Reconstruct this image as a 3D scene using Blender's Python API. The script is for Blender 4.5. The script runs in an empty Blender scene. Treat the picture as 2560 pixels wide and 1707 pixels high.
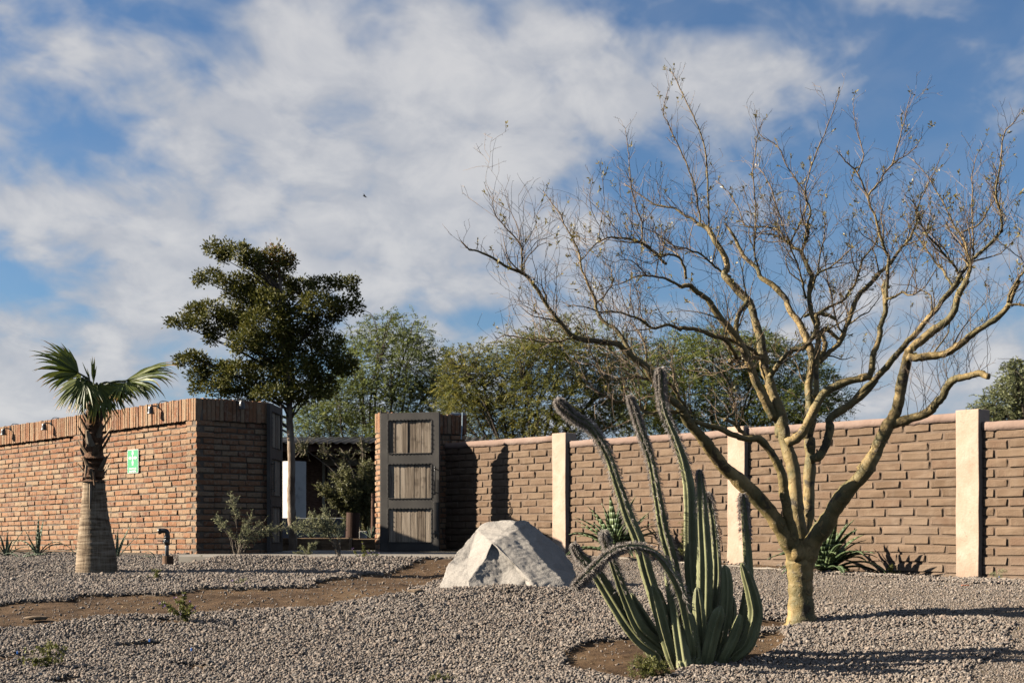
import bpy, math, random
import numpy as np
from mathutils import Vector, Matrix

# ------------------------------------------------------------------ camera, sky, sun, exposure
rng = np.random.default_rng(7)
random.seed(7)
scene = bpy.context.scene
EYE = 1.0
F = 50.0 / 36.0 * 2560.0
CX, HZ = 1280.0, 1325.0
cam_data = bpy.data.cameras.new('camera')
cam = bpy.data.objects.new('camera', cam_data)
scene.collection.objects.link(cam)
cam.location = (0, 0, EYE)
cam.rotation_euler = (math.radians(90), 0, 0)
cam_data.lens = 50.0
cam_data.sensor_width = 36.0
cam_data.shift_y = (HZ - 853.5) / 2560.0
cam_data.clip_start = 0.1
cam_data.clip_end = 3000.0
cam_data.dof.use_dof = True
cam_data.dof.focus_distance = 11.5
cam_data.dof.aperture_fstop = 7.0
scene.camera = cam
scene.render.resolution_x, scene.render.resolution_y = 1024, 682

SUN_DIR = Vector((1.0, -0.03, -0.475)).normalized()
sun_data = bpy.data.lights.new('sun', 'SUN')
sun_data.energy = 5.0
sun_data.angle = math.radians(0.5)
sun_data.color = (1.0, 0.90, 0.76)
sun = bpy.data.objects.new('sun', sun_data)
sun.rotation_euler = SUN_DIR.to_track_quat('-Z', 'Y').to_euler()
sun.location = (-20, 2, 14)
scene.collection.objects.link(sun)

scene.view_settings.view_transform = 'Standard'
scene.view_settings.look = 'None'
scene.view_settings.exposure = 1.75
scene.view_settings.gamma = 1.0
scene.view_settings.use_curve_mapping = False
scene.cycles.diffuse_bounces = 0
scene.cycles.glossy_bounces = 2
scene.cycles.max_bounces = 6
scene.cycles.transparent_max_bounces = 6
scene.cycles.use_denoising = True


class NT:
    """small node-tree helper"""
    def __init__(self, tree, k=1.0):
        self.t = tree
        self.k = k

    def n(self, kind, **kw):
        node = self.t.nodes.new(kind)
        for k, v in kw.items():
            setattr(node, k, v)
        return node

    def link(self, a, b):
        self.t.links.new(a, b)

    def put(self, sock, v):
        if hasattr(v, 'is_linked') or isinstance(v, bpy.types.NodeSocket):
            self.t.links.new(v, sock)
        else:
            sock.default_value = v

    def math(self, op, a, b=0.0, c=None, clamp=False):
        m = self.n('ShaderNodeMath', operation=op, use_clamp=clamp)
        self.put(m.inputs[0], a)
        self.put(m.inputs[1], b)
        if c is not None:
            self.put(m.inputs[2], c)
        return m.outputs[0]

    def noise(self, vec, scale, detail=6.0, rough=0.55, dist=0.0):
        m = self.n('ShaderNodeTexNoise')
        if vec is not None:
            self.put(m.inputs['Vector'], vec)
        m.inputs['Scale'].default_value = scale
        m.inputs['Detail'].default_value = detail
        m.inputs['Roughness'].default_value = rough
        m.inputs['Distortion'].default_value = dist
        return m.outputs['Fac']

    def ramp(self, fac, stops, interp='LINEAR'):
        m = self.n('ShaderNodeValToRGB')
        cr = m.color_ramp
        cr.interpolation = interp
        while len(cr.elements) < len(stops):
            cr.elements.new(0.5)
        for e, (p, c) in zip(cr.elements, stops):
            e.position = p
            e.color = (c[0] * self.k, c[1] * self.k, c[2] * self.k, 1.0)
        self.put(m.inputs['Fac'], fac)
        return m.outputs['Color']

    def mix(self, fac, a, b, blend='MIX'):
        m = self.n('ShaderNodeMix', data_type='RGBA', blend_type=blend)
        self.put(m.inputs[0], fac)
        for s, v in ((m.inputs[6], a), (m.inputs[7], b)):
            if isinstance(v, tuple):
                q = self.k if blend == 'MIX' else 1.0
                v = (v[0] * q, v[1] * q, v[2] * q, 1.0)
            self.put(s, v)
        return m.outputs[2]

    def smooth(self, v, lo, hi):
        m = self.n('ShaderNodeMapRange', interpolation_type='SMOOTHSTEP')
        self.put(m.inputs[0], v)
        m.inputs[1].default_value = lo
        m.inputs[2].default_value = hi
        m.inputs[3].default_value = 0.0
        m.inputs[4].default_value = 1.0
        return m.outputs[0]


BLOBS = ((640, 330, 330, 240, .30), (1080, 210, 420, 170, .34), (1500, 200, 300, 100, .30), (1720, 170, 160, 70, .12),
         (620, 600, 360, 120, .34), (1020, 470, 330, 150, .34), (60, 110, 130, 70, .12), (150, 230, 150, 45, .08),
         (90, 470, 220, 60, .22), (360, 520, 200, 70, .24), (60, 870, 340, 130, .50), (350, 620, 260, 90, .22), (1750, 760, 300, 60, .14), (300, 690, 200, 60, .16), (1230, 760, 230, 70, .34),
         (2150, 820, 320, 130, .20), (2280, 120, 120, 50, .12), (1250, 560, 160, 70, .15), (950, 640, 260, 60, .22),
         (2050, 90, 200, 110, -.30), (2250, 340, 330, 150, -.30), (1900, 500, 430, 130, -.32),
         (1400, 400, 110, 60, -.22), (1450, 640, 200, 60, -.14), (270, 330, 110, 55, -.26),
         (60, 330, 110, 45, -.18), (300, 50, 110, 50, -.16), (440, 790, 170, 60, -.22),
         (1090, 735, 90, 26, -.40), (110, 620, 150, 50, -.18), (1560, 30, 200, 40, -.22), (450, 180, 50, 60, -.12))


def build_world():
    w = bpy.data.worlds.new('World')
    scene.world = w
    w.use_nodes = True
    w.cycles.sampling_method = 'MANUAL'
    w.cycles.sample_map_resolution = 256
    w.node_tree.nodes.clear()
    N = NT(w.node_tree)
    out = N.n('ShaderNodeOutputWorld')
    bg = N.n('ShaderNodeBackground')
    bg.inputs['Strength'].default_value = 0.050
    sky = N.n('ShaderNodeTexSky', sky_type='NISHITA')
    sky.sun_disc = False
    sky.sun_elevation = math.asin(-SUN_DIR.z)
    sky.sun_rotation = math.atan2(-SUN_DIR.x, -SUN_DIR.y)
    sky.air_density = 1.0
    sky.dust_density = 0.6
    sky.ozone_density = 2.2
    tc = N.n('ShaderNodeTexCoord')
    sep = N.n('ShaderNodeSeparateXYZ')
    N.link(tc.outputs['Generated'], sep.inputs[0])
    x, y, z = sep.outputs
    zz = N.math('ADD', N.math('MAXIMUM', z, 0.0), 0.42)
    comb = N.n('ShaderNodeCombineXYZ')
    N.link(N.math('DIVIDE', x, zz), comb.inputs[0])
    N.link(N.math('DIVIDE', y, zz), comb.inputs[1])
    mp = N.n('ShaderNodeMapping')
    mp.inputs['Rotation'].default_value = (0, 0, math.radians(-34))
    mp.inputs['Scale'].default_value = (0.95, 0.85, 1.0)
    mp.inputs['Location'].default_value = (1.3, 2.1, 0.0)
    N.link(comb.outputs[0], mp.inputs['Vector'])
    v = mp.outputs['Vector']
    mid = N.noise(v, 5.5, 5.0, 0.60, 0.35)
    fine = N.noise(v, 14.0, 4.0, 0.50, 0.35)
    dens = N.math('ADD', N.math('MULTIPLY', mid, 1.15), N.math('MULTIPLY', fine, 1.10))
    dens = N.math('SUBTRACT', dens, 0.32)
    # where the large banks of cloud and the clear gaps lie ahead (direction space)
    yy = N.math('MAXIMUM', y, 0.02)
    u = N.math('DIVIDE', x, yy)
    vv = N.math('DIVIDE', z, yy)
    ahead = N.smooth(y, 0.3, 0.7)

    def blob(cx, cy, rx, ry, amp):
        uc, vc = (cx * 1.0884 - CX) / F, (HZ - cy * 1.0884) / F
        a = N.math('DIVIDE', N.math('SUBTRACT', u, uc), rx * 1.0884 / F)
        b = N.math('DIVIDE', N.math('SUBTRACT', vv, vc), ry * 1.0884 / F)
        r2 = N.math('ADD', N.math('MULTIPLY', a, a), N.math('MULTIPLY', b, b))
        return N.math('MULTIPLY', N.math('EXPONENT', N.math('MULTIPLY', r2, -1.0)), amp)
    tot = None
    for bl in BLOBS:
        s = blob(*bl)
        tot = s if tot is None else N.math('ADD', tot, s)
    dens = N.math('ADD', dens, N.math('MULTIPLY', tot, N.math('MULTIPLY', ahead, 0.85)))
    alpha = N.math('MAXIMUM', N.smooth(dens, 0.60, 1.12), N.math('MULTIPLY', N.smooth(fine, 0.30, 0.75), 0.16))
    thick = N.smooth(dens, 0.82, 1.30)
    relief = N.noise(v, 11.0, 5.0, 0.6, 0.4)
    shade = N.smooth(relief, 0.32, 0.68)
    bright = N.ramp(N.math('ADD', N.math('MULTIPLY', thick, 0.5), N.math('MULTIPLY', shade, 0.5)),
                    [(0.0, (3.8, 4.2, 4.9)), (0.45, (4.7, 4.85, 5.25)), (1.0, (6.3, 6.25, 6.3))])
    tint = N.mix(1.0, sky.outputs['Color'], (0.67, 0.85, 1.04), 'MULTIPLY')
    tint = N.mix(N.smooth(z, 0.16, -0.02), tint, (3.0, 4.1, 5.6))
    col = N.mix(N.math('MULTIPLY', alpha, 0.92), tint, bright)
    col = N.mix(1.0, col, (.64, .64, .64), 'MULTIPLY')
    N.link(col, bg.inputs['Color'])
    N.link(bg.outputs[0], out.inputs['Surface'])


build_world()

# ------------------------------------------------------------------ helpers
COL = scene.collection


def W(x, y, Y):
    """source-photo pixel at distance Y -> world point"""
    return Vector(((x - CX) / F * Y, Y, EYE + (HZ - y) / F * Y))


def D(x, y, Y):
    return W(x * 1.08844, y * 1.08844, Y)


class MB:
    def __init__(self):
        self.v, self.f, self.m = [], [], []
        self.nv = 0
        self.attr = []

    def add(self, verts, faces, attr=None):
        verts = np.asarray(verts, dtype=np.float64).reshape(-1, 3)
        self.v.append(verts)
        off = self.nv
        for f in faces:
            self.f.append(tuple(int(i) + off for i in f))
        self.nv += len(verts)
        if attr is not None:
            self.attr.append(np.asarray(attr, dtype=np.float32))

    def box(self, lo, hi, M=None):
        (a, b, c), (d, e, f) = lo, hi
        v = [(a, b, c), (d, b, c), (d, e, c), (a, e, c), (a, b, f), (d, b, f), (d, e, f), (a, e, f)]
        if M is not None:
            v = [tuple(M @ Vector(p)) for p in v]
        self.add(v, [(0, 3, 2, 1), (4, 5, 6, 7), (0, 1, 5, 4), (1, 2, 6, 5), (2, 3, 7, 6), (3, 0, 4, 7)])

    def bevbox(self, lo, hi, b=0.004, M=None):
        lo, hi = np.array(lo, float), np.array(hi, float)
        v, idx = [], {}
        for s in np.ndindex(2, 2, 2):
            for ax in range(3):
                p = np.where(np.array(s) == 1, hi, lo)
                for k in range(3):
                    if k != ax:
                        p[k] += b if s[k] == 0 else -b
                idx[(s, ax)] = len(v)
                v.append(p)
        f = []
        for ax in range(3):
            o = [k for k in range(3) if k != ax]
            for s in (0, 1):
                q = []
                for (i, j) in ((0, 0), (1, 0), (1, 1), (0, 1)):
                    c = [0, 0, 0]
                    c[ax], c[o[0]], c[o[1]] = s, i, j
                    q.append(idx[(tuple(c), ax)])
                if (s == 0) != (ax == 1):
                    q = q[::-1]
                f.append(tuple(q))
        for ax in range(3):
            o = [k for k in range(3) if k != ax]
            for i in (0, 1):
                for j in (0, 1):
                    c0, c1 = [0, 0, 0], [0, 0, 0]
                    c0[o[0]] = c1[o[0]] = i
                    c0[o[1]] = c1[o[1]] = j
                    c1[ax] = 1
                    q = (idx[(tuple(c0), o[0])], idx[(tuple(c1), o[0])], idx[(tuple(c1), o[1])], idx[(tuple(c0), o[1])])
                    if (i == j) != (ax == 1):
                        q = q[::-1]
                    f.append(q)
        for s in np.ndindex(2, 2, 2):
            q = (idx[(s, 0)], idx[(s, 1)], idx[(s, 2)])
            if sum(s) % 2 == 1:
                f.append(q)
            else:
                f.append(q[::-1])
        if M is not None:
            v = [tuple(M @ Vector(p)) for p in v]
        self.add(v, f)

    def tube(self, path, radii, n=6, cap=True, prof=None, attr=None):
        P = np.asarray([tuple(p) for p in path], dtype=float)
        k = len(P)
        R = np.broadcast_to(np.asarray(radii, float), (k,))
        T = np.gradient(P, axis=0)
        T /= np.linalg.norm(T, axis=1)[:, None] + 1e-12
        a = np.array((0, 0, 1.0)) if abs(T[0, 2]) < 0.9 else np.array((1.0, 0, 0))
        nrm = np.cross(T[0], a)
        nrm /= np.linalg.norm(nrm)
        ang = np.arange(n) * 2 * math.pi / n
        rings = []
        for i in range(k):
            nrm = nrm - T[i] * nrm.dot(T[i])
            nrm /= np.linalg.norm(nrm) + 1e-12
            bn = np.cross(T[i], nrm)
            pr = 1.0 if prof is None else prof[i]
            rr = R[i] * pr
            rings.append(P[i] + (np.cos(ang) * rr)[:, None] * nrm + (np.sin(ang) * rr)[:, None] * bn)
        v = np.concatenate(rings)
        f = []
        for i in range(k - 1):
            for j in range(n):
                j2 = (j + 1) % n
                f.append((i * n + j, i * n + j2, (i + 1) * n + j2, (i + 1) * n + j))
        if cap:
            f.append(tuple(range(n))[::-1])
            f.append(tuple((k - 1) * n + j for j in range(n)))
        self.add(v, f, attr)
        return v

    def build(self, name, mat, parent=None, smooth=False, attrname=None, kind=None, link=True):
        me = bpy.data.meshes.new(name)
        V = np.concatenate(self.v) if self.v else np.zeros((0, 3))
        me.from_pydata(V.tolist(), [], self.f)
        if smooth:
            me.polygons.foreach_set('use_smooth', np.ones(len(me.polygons), dtype=bool))
        if mat is not None:
            me.materials.append(mat)
        if attrname and self.attr:
            a = me.attributes.new(attrname, 'FLOAT', 'POINT')
            a.data.foreach_set('value', np.concatenate(self.attr))
        me.update()
        o = bpy.data.objects.new(name, me)
        if link:
            COL.objects.link(o)
        par(o, parent)
        if kind:
            o['kind'] = kind
        return o


def par(o, parent):
    """parent without moving: parts are built where they stand"""
    if parent is not None:
        o.parent = parent
        if parent.type == 'EMPTY':
            o.matrix_parent_inverse = Matrix.Translation(-Vector(parent.location))


def quads_object(name, V, nper, mat, parent=None, kind=None, attr=None):
    """V (N*nper,3) -> N polygons of nper corners"""
    V = np.asarray(V, dtype=np.float32).reshape(-1, 3)
    n = len(V) // nper
    me = bpy.data.meshes.new(name)
    me.vertices.add(len(V))
    me.vertices.foreach_set('co', V.ravel())
    me.loops.add(len(V))
    me.loops.foreach_set('vertex_index', np.arange(len(V), dtype=np.int32))
    me.polygons.add(n)
    me.polygons.foreach_set('loop_start', np.arange(0, len(V), nper, dtype=np.int32))
    if attr is not None:
        a = me.attributes.new('tone', 'FLOAT', 'POINT')
        a.data.foreach_set('value', np.repeat(np.asarray(attr, dtype=np.float32), nper))
    me.materials.append(mat)
    me.update(calc_edges=True)
    me.validate()
    o = bpy.data.objects.new(name, me)
    COL.objects.link(o)
    par(o, parent)
    if kind:
        o['kind'] = kind
    return o


def tag(o, label=None, cat=None, group=None, kind=None):
    if label:
        o['label'] = label
    if cat:
        o['category'] = cat
    if group:
        o['group'] = group
    if kind:
        o['kind'] = kind
    return o


def thing(name, label, cat, loc=(0, 0, 0), group=None):
    o = bpy.data.objects.new(name, None)
    o.location = loc
    o.empty_display_size = 0.1
    COL.objects.link(o)
    return tag(o, label, cat, group)


def unit(a):
    a = np.asarray(a, float)
    return a / (np.linalg.norm(a, axis=-1, keepdims=True) + 1e-12)


def spline(pts, per=6):
    """Catmull-Rom through points"""
    P = np.asarray(pts, float)
    if len(P) < 3:
        t = np.linspace(0, 1, per + 1)[:, None]
        return P[0] * (1 - t) + P[1] * t
    Q = np.vstack([2 * P[0] - P[1], P, 2 * P[-1] - P[-2]])
    out = []
    for i in range(1, len(Q) - 2):
        p0, p1, p2, p3 = Q[i - 1], Q[i], Q[i + 1], Q[i + 2]
        for t in np.linspace(0, 1, per, endpoint=False):
            out.append(0.5 * (2 * p1 + (p2 - p0) * t + (2 * p0 - 5 * p1 + 4 * p2 - p3) * t * t + (3 * p1 - p0 - 3 * p2 + p3) * t ** 3))
    out.append(P[-1])
    return np.array(out)


def mat_new(name):
    m = bpy.data.materials.new(name)
    m.use_nodes = True
    N = NT(m.node_tree, 0.55)
    b = m.node_tree.nodes['Principled BSDF']
    return m, N, b


def coords(N, kind='Object', rand=True):
    tc = N.n('ShaderNodeTexCoord')
    v = tc.outputs[kind]
    if rand:
        oi = N.n('ShaderNodeObjectInfo')
        va = N.n('ShaderNodeVectorMath', operation='MULTIPLY_ADD')
        cb = N.n('ShaderNodeCombineXYZ')
        N.link(oi.outputs['Random'], cb.inputs[0])
        N.link(oi.outputs['Random'], cb.inputs[1])
        N.link(oi.outputs['Random'], cb.inputs[2])
        N.link(cb.outputs[0], va.inputs[0])
        va.inputs[1].default_value = (37.0, 91.0, 53.0)
        N.link(v, va.inputs[2])
        return va.outputs[0], oi.outputs['Random']
    return v, None


def rand_value(N):
    """random per object and per loose piece"""
    oi = N.n('ShaderNodeObjectInfo')
    ge = N.n('ShaderNodeNewGeometry')
    s = N.math('ADD', oi.outputs['Random'], ge.outputs['Random Per Island'])
    return N.math('FRACT', s)


def bump(N, b, height, strength, dist=0.01):
    bp = N.n('ShaderNodeBump')
    bp.inputs['Strength'].default_value = strength
    bp.inputs['Distance'].default_value = dist
    N.put(bp.inputs['Height'], height)
    N.link(bp.outputs[0], b.inputs['Normal'])


def mat_noise(name, stops, scale=3.0, rough=0.85, bstr=0.4, bscale=20.0, bdist=0.01, detail=6.0, rand=True, randmix=0.0, spec=0.3, kind='Object', stretch=None):
    m, N, b = mat_new(name)
    v, r = coords(N, kind, rand)
    if stretch:
        mp = N.n('ShaderNodeMapping')
        mp.inputs['Scale'].default_value = stretch
        N.link(v, mp.inputs['Vector'])
        v = mp.outputs[0]
    f = N.noise(v, scale, detail)
    if randmix > 0:
        f = N.math('ADD', N.math('MULTIPLY', f, 1 - randmix), N.math('MULTIPLY', rand_value(N), randmix))
    N.link(N.ramp(f, stops), b.inputs['Base Color'])
    b.inputs['Roughness'].default_value = rough
    b.inputs['Specular IOR Level'].default_value = spec
    if bstr > 0:
        bump(N, b, N.noise(v, bscale, 5.0, 0.6), bstr, bdist)
    return m


def mat_leaf(name, stops, rough=0.45, trans=0.35, spec=0.4):
    """foliage coloured per leaf by its tone attribute"""
    m, N, b = mat_new(name)
    at = N.n('ShaderNodeAttribute', attribute_name='tone')
    col = N.ramp(at.outputs['Fac'], stops)
    N.link(col, b.inputs['Base Color'])
    b.inputs['Roughness'].default_value = rough
    b.inputs['Specular IOR Level'].default_value = spec
    if trans > 0:
        tr = N.n('ShaderNodeBsdfTranslucent')
        N.link(col, tr.inputs['Color'])
        mx = N.n('ShaderNodeMixShader')
        mx.inputs[0].default_value = trans
        N.link(b.outputs[0], mx.inputs[1])
        N.link(tr.outputs[0], mx.inputs[2])
        N.link(mx.outputs[0], m.node_tree.nodes['Material Output'].inputs['Surface'])
    return m


# ------------------------------------------------------------------ ground form
_gy = np.array([-400, -5, 0, 5, 8, 9.3, 10.2, 11.2, 12.2, 13.3, 14.5, 16.0, 17, 19, 21, 23, 26, 500.])
_gz = np.array([-1.6, -1.6, -1.5, -1.24, -1.075, -1.0, -.944, -.862, -.775, -.68, -.605, -.562, -.535, -.445, -.375, -.362, -.362, -.362])


def fbm2(x, y, scale, seed=0):
    """cheap smooth value noise"""
    r = np.random.default_rng(seed + 101)
    tab = r.random((64, 64))
    out = np.zeros_like(x, dtype=float)
    amp, tot = 1.0, 0.0
    s = scale
    for o in range(3):
        xs, ys = x * s + 17.3 * o, y * s + 9.1 * o
        xi, yi = np.floor(xs).astype(int), np.floor(ys).astype(int)
        fx, fy = xs - xi, ys - yi
        fx, fy = fx * fx * (3 - 2 * fx), fy * fy * (3 - 2 * fy)
        g = lambda i, j: tab[(xi + i) % 64, (yi + j) % 64]
        out += amp * (g(0, 0) * (1 - fx) * (1 - fy) + g(1, 0) * fx * (1 - fy) + g(0, 1) * (1 - fx) * fy + g(1, 1) * fx * fy)
        tot += amp
        amp *= 0.5
        s *= 2.1
    return out / tot - 0.5


def gbase(X, Y):
    X, Y = np.asarray(X, float), np.asarray(Y, float)
    Ys = [Y - 0.5, Y - .25, Y, Y + .25, Y + 0.5]
    return sum(np.interp(q, _gy, _gz) for q in Ys) / 5.0 + EYE


def ground_at(px, py):
    """source pixel -> point on the smooth ground"""
    lo, hi = 6.0, 23.0
    for _ in range(50):
        mid = 0.5 * (lo + hi)
        z = float(gbase(0, mid)) - EYE
        y = HZ - z / mid * F
        if y > py:
            lo = mid
        else:
            hi = mid
    Y = 0.5 * (lo + hi)
    return np.array(((px - CX) / F * Y, Y))


def gpoly(pts, crop=None):
    out = []
    for x, y in pts:
        if crop:
            ox, oy, s = crop
            x, y = ox + x / s, oy + y / s
        out.append(ground_at(x, y))
    return np.array(out)


def inside(poly, X, Y):
    X, Y = np.asarray(X), np.asarray(Y)
    res = np.zeros(X.shape, bool)
    n = len(poly)
    j = n - 1
    for i in range(n):
        xi, yi = poly[i]
        xj, yj = poly[j]
        c = ((yi > Y) != (yj > Y)) & (X < (xj - xi) * (Y - yi) / (yj - yi + 1e-12) + xi)
        res ^= c
        j = i
    return res


def wall_pt(s, off=0.0):
    """adobe wall line: s metres from the first pillar towards the right, off = in front of the face"""
    return (0.768 + 0.656 * s - 0.755 * off, 22.0 - 0.756 * s - 0.656 * off)


C6 = (0, 1360, 2.352)
path_poly = gpoly([(-260, 480), (0, 492), (250, 486), (500, 452), (750, 428), (1150, 406), (1400, 408), (1600, 386), (1900, 360), (2100, 334), (2352, 298), (2520, 245),
                   (2700, 195), (2700, 140), (2520, 140), (2352, 165), (2200, 183), (1950, 203), (1800, 238), (1500, 262), (1200, 268), (1000, 295), (800, 292), (450, 298), (350, 338), (130, 350), (0, 360), (-260, 390)], C6)
C7 = (1380, 1260, 3.507)
cactus_poly = gpoly([(90, 1290), (210, 1225), (330, 1200), (500, 1180), (800, 1195), (1200, 1200), (1550, 1195), (1750, 1150), (1990, 1090), (2080, 1180), (2010, 1300), (1700, 1390), (1400, 1440), (1100, 1480), (900, 1540), (700, 1565), (420, 1500), (170, 1440)], C7)
C8 = (1900, 1380, 3.564)
fine_poly = gpoly([(-700, 330), (-400, 330), (0, 385), (250, 430), (480, 450), (700, 470), (1000, 530), (1600, 590), (1900, 620), (2100, 680), (2200, 750), (2150, 850), (1950, 1050), (2000, 1300), (3200, 1300), (3200, 340), (2352, 320), (1700, 285), (1000, 235), (500, 190), (0, 140), (-300, 100), (-700, 60), (-1200, 40), (-2000, 70), (-2350, 35), (-2600, 30), (-2800, 60), (-2600, 140), (-2300, 150)], C8)
slab_poly = np.array([(-4.9, 20.9), (-4.5, 19.2), (-3.0, 18.6), (-1.4, 18.8), (-0.2, 19.5), (0.35, 20.6), (-0.9, 23.9), (-2.3, 24.2), (-2.3, 25.2), (-3.9, 25.2), (-3.95, 22.2), (-4.75, 21.25)])
pits = [(385, 1453, .17, .06), (605, 1458, .22, .07), (405, 1556, .20, .06), (372, 1612, .20, .06), (480, 1663, .16, .06), (35, 1645, .2, .08), (1920, 1556, .26, .12), (150, 1438, .16, .05), (160, 1706, .14, .06)]
pit_g = [(ground_at(x, y), a, b) for x, y, a, b in pits]


def zones(X, Y):
    """0 bare soil, 1 stony gravel, 2 fine gravel"""
    wob = fbm2(X, Y, 2.6, 3) * 0.34
    wob2 = fbm2(X, Y, 2.9, 4) * 0.26
    Xw, Yw = X + wob, Y + wob2
    z = np.ones(X.shape)
    z[inside(fine_poly, Xw, Yw)] = 2
    # strip of soil in front of the adobe wall
    dx, dy = X - 0.768, Y - 22.0
    off = -(dx * 0.755 + dy * 0.656)
    s = dx * 0.656 - dy * 0.756
    z[(off < 0.72 + wob) & (s > -0.3)] = 0
    z[inside(path_poly, Xw, Yw)] = 0
    z[inside(cactus_poly, X + wob * .5, Y + wob2 * .5)] = 0
    for (c, a, b) in pit_g:
        z[((Xw - c[0]) / a) ** 2 + ((Yw - c[1]) / (b * 2.2)) ** 2 < 1] = 0
    z[Y > 24.6] = 0
    return z


def gz(X, Y, rough=True):
    X, Y = np.asarray(X, float), np.asarray(Y, float)
    z = gbase(X, Y)
    if rough:
        near = np.clip((24 - Y) / 3, 0, 1) * np.clip((14 - np.abs(X)) / 3, 0, 1)
        z = z + near * (fbm2(X, Y, 0.9, 1) * 0.07 + fbm2(X, Y, 4.0, 2) * 0.02)
        z = z + 0.12 * np.exp(-((Y - 18.1) / 0.75) ** 2) * np.clip((X + 4.25) / .5, 0, 1) * np.clip((0.6 - X) / .6, 0, 1)
        z = z + np.clip(X - 2.4, 0, 2.5) * 0.04 * np.exp(-((Y - 12.3) / 2.2) ** 2)
        # gravel mounded against the boulder
        z = z + (0.075 + 0.10 * fbm2(X, Y, 3.2, 12)) * np.exp(-((X + 0.05) / 0.95) ** 2 - ((Y - 13.85) / 0.5) ** 2)
        z = np.where(inside(slab_poly, X, Y), np.minimum(z, EYE - 0.40), z)
        z = np.where(Y > 24.0, EYE - 0.40, z)
    return z

# ------------------------------------------------------------------ materials for the setting
def make_ground_mat():
    m, N, b = mat_new('ground_soil')
    tc = N.n('ShaderNodeTexCoord')
    v = tc.outputs['Object']
    at = N.n('ShaderNodeAttribute', attribute_name='zone')
    zone = at.outputs['Fac']
    n1 = N.noise(v, 1.3, 8.0, 0.62, 0.3)
    n2 = N.noise(v, 9.0, 8.0, 0.65)
    n3 = N.noise(v, 90.0, 3.0, 0.6)
    mixn = N.math('ADD', N.math('MULTIPLY', n1, 0.6), N.math('MULTIPLY', n2, 0.4))
    soil = N.ramp(mixn, [(0.36, (0.049, 0.028, 0.015)), (0.46, (0.110, 0.065, 0.033)), (0.56, (0.179, 0.109, 0.057)), (0.66, (0.227, 0.155, 0.085))])
    grit = N.ramp(n3, [(0.35, (0.095, 0.068, 0.047)), (0.5, (0.203, 0.162, 0.121)), (0.65, (0.365, 0.311, 0.250))])
    vor = N.n('ShaderNodeTexVoronoi')
    vor.inputs['Scale'].default_value = 62.0
    N.link(v, vor.inputs['Vector'])
    fine = N.ramp(vor.outputs['Color'], [(0.15, (0.161, 0.122, 0.090)), (0.45, (0.270, 0.213, 0.161)), (0.75, (0.374, 0.309, 0.245)), (0.95, (0.489, 0.425, 0.348))])
    fine = N.mix(N.smooth(n2, 0.35, 0.7), fine, (0.258, 0.200, 0.148), 'MIX')
    is1 = N.smooth(zone, 0.3, 0.8)
    is2 = N.smooth(zone, 1.3, 1.7)
    col = N.mix(is1, soil, grit)
    col = N.mix(N.math('MULTIPLY', is2, 0.9), col, fine)
    N.link(col, b.inputs['Base Color'])
    b.inputs['Roughness'].default_value = 0.95
    b.inputs['Specular IOR Level'].default_value = 0.15
    h = N.math('ADD', N.math('MULTIPLY', n2, 0.8), N.math('MULTIPLY', n3, 0.5))
    h = N.math('ADD', h, N.math('MULTIPLY', vor.outputs['Distance'], N.math('MULTIPLY', is2, -0.8)))
    bump(N, b, h, 0.9, 0.03)
    return m


M_ground = make_ground_mat()
M_concrete = mat_noise('concrete', [(.3, (.24, .21, .175)), (.5, (.33, .295, .245)), (.7, (.41, .37, .31))], 2.5, .9, .3, 60, .004, rand=False)
M_mortar = mat_noise('mortar', [(.3, (.115, .088, .066)), (.5, (.175, .135, .10)), (.7, (.24, .19, .145))], 5, .95, .7, 55, .008, rand=False)
M_adobe_mortar = mat_noise('adobe_mortar', [(.3, (0.169, 0.114, 0.077)), (.7, (0.250, 0.175, 0.122))], 6, .95, .8, 70, .008, rand=False)


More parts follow.
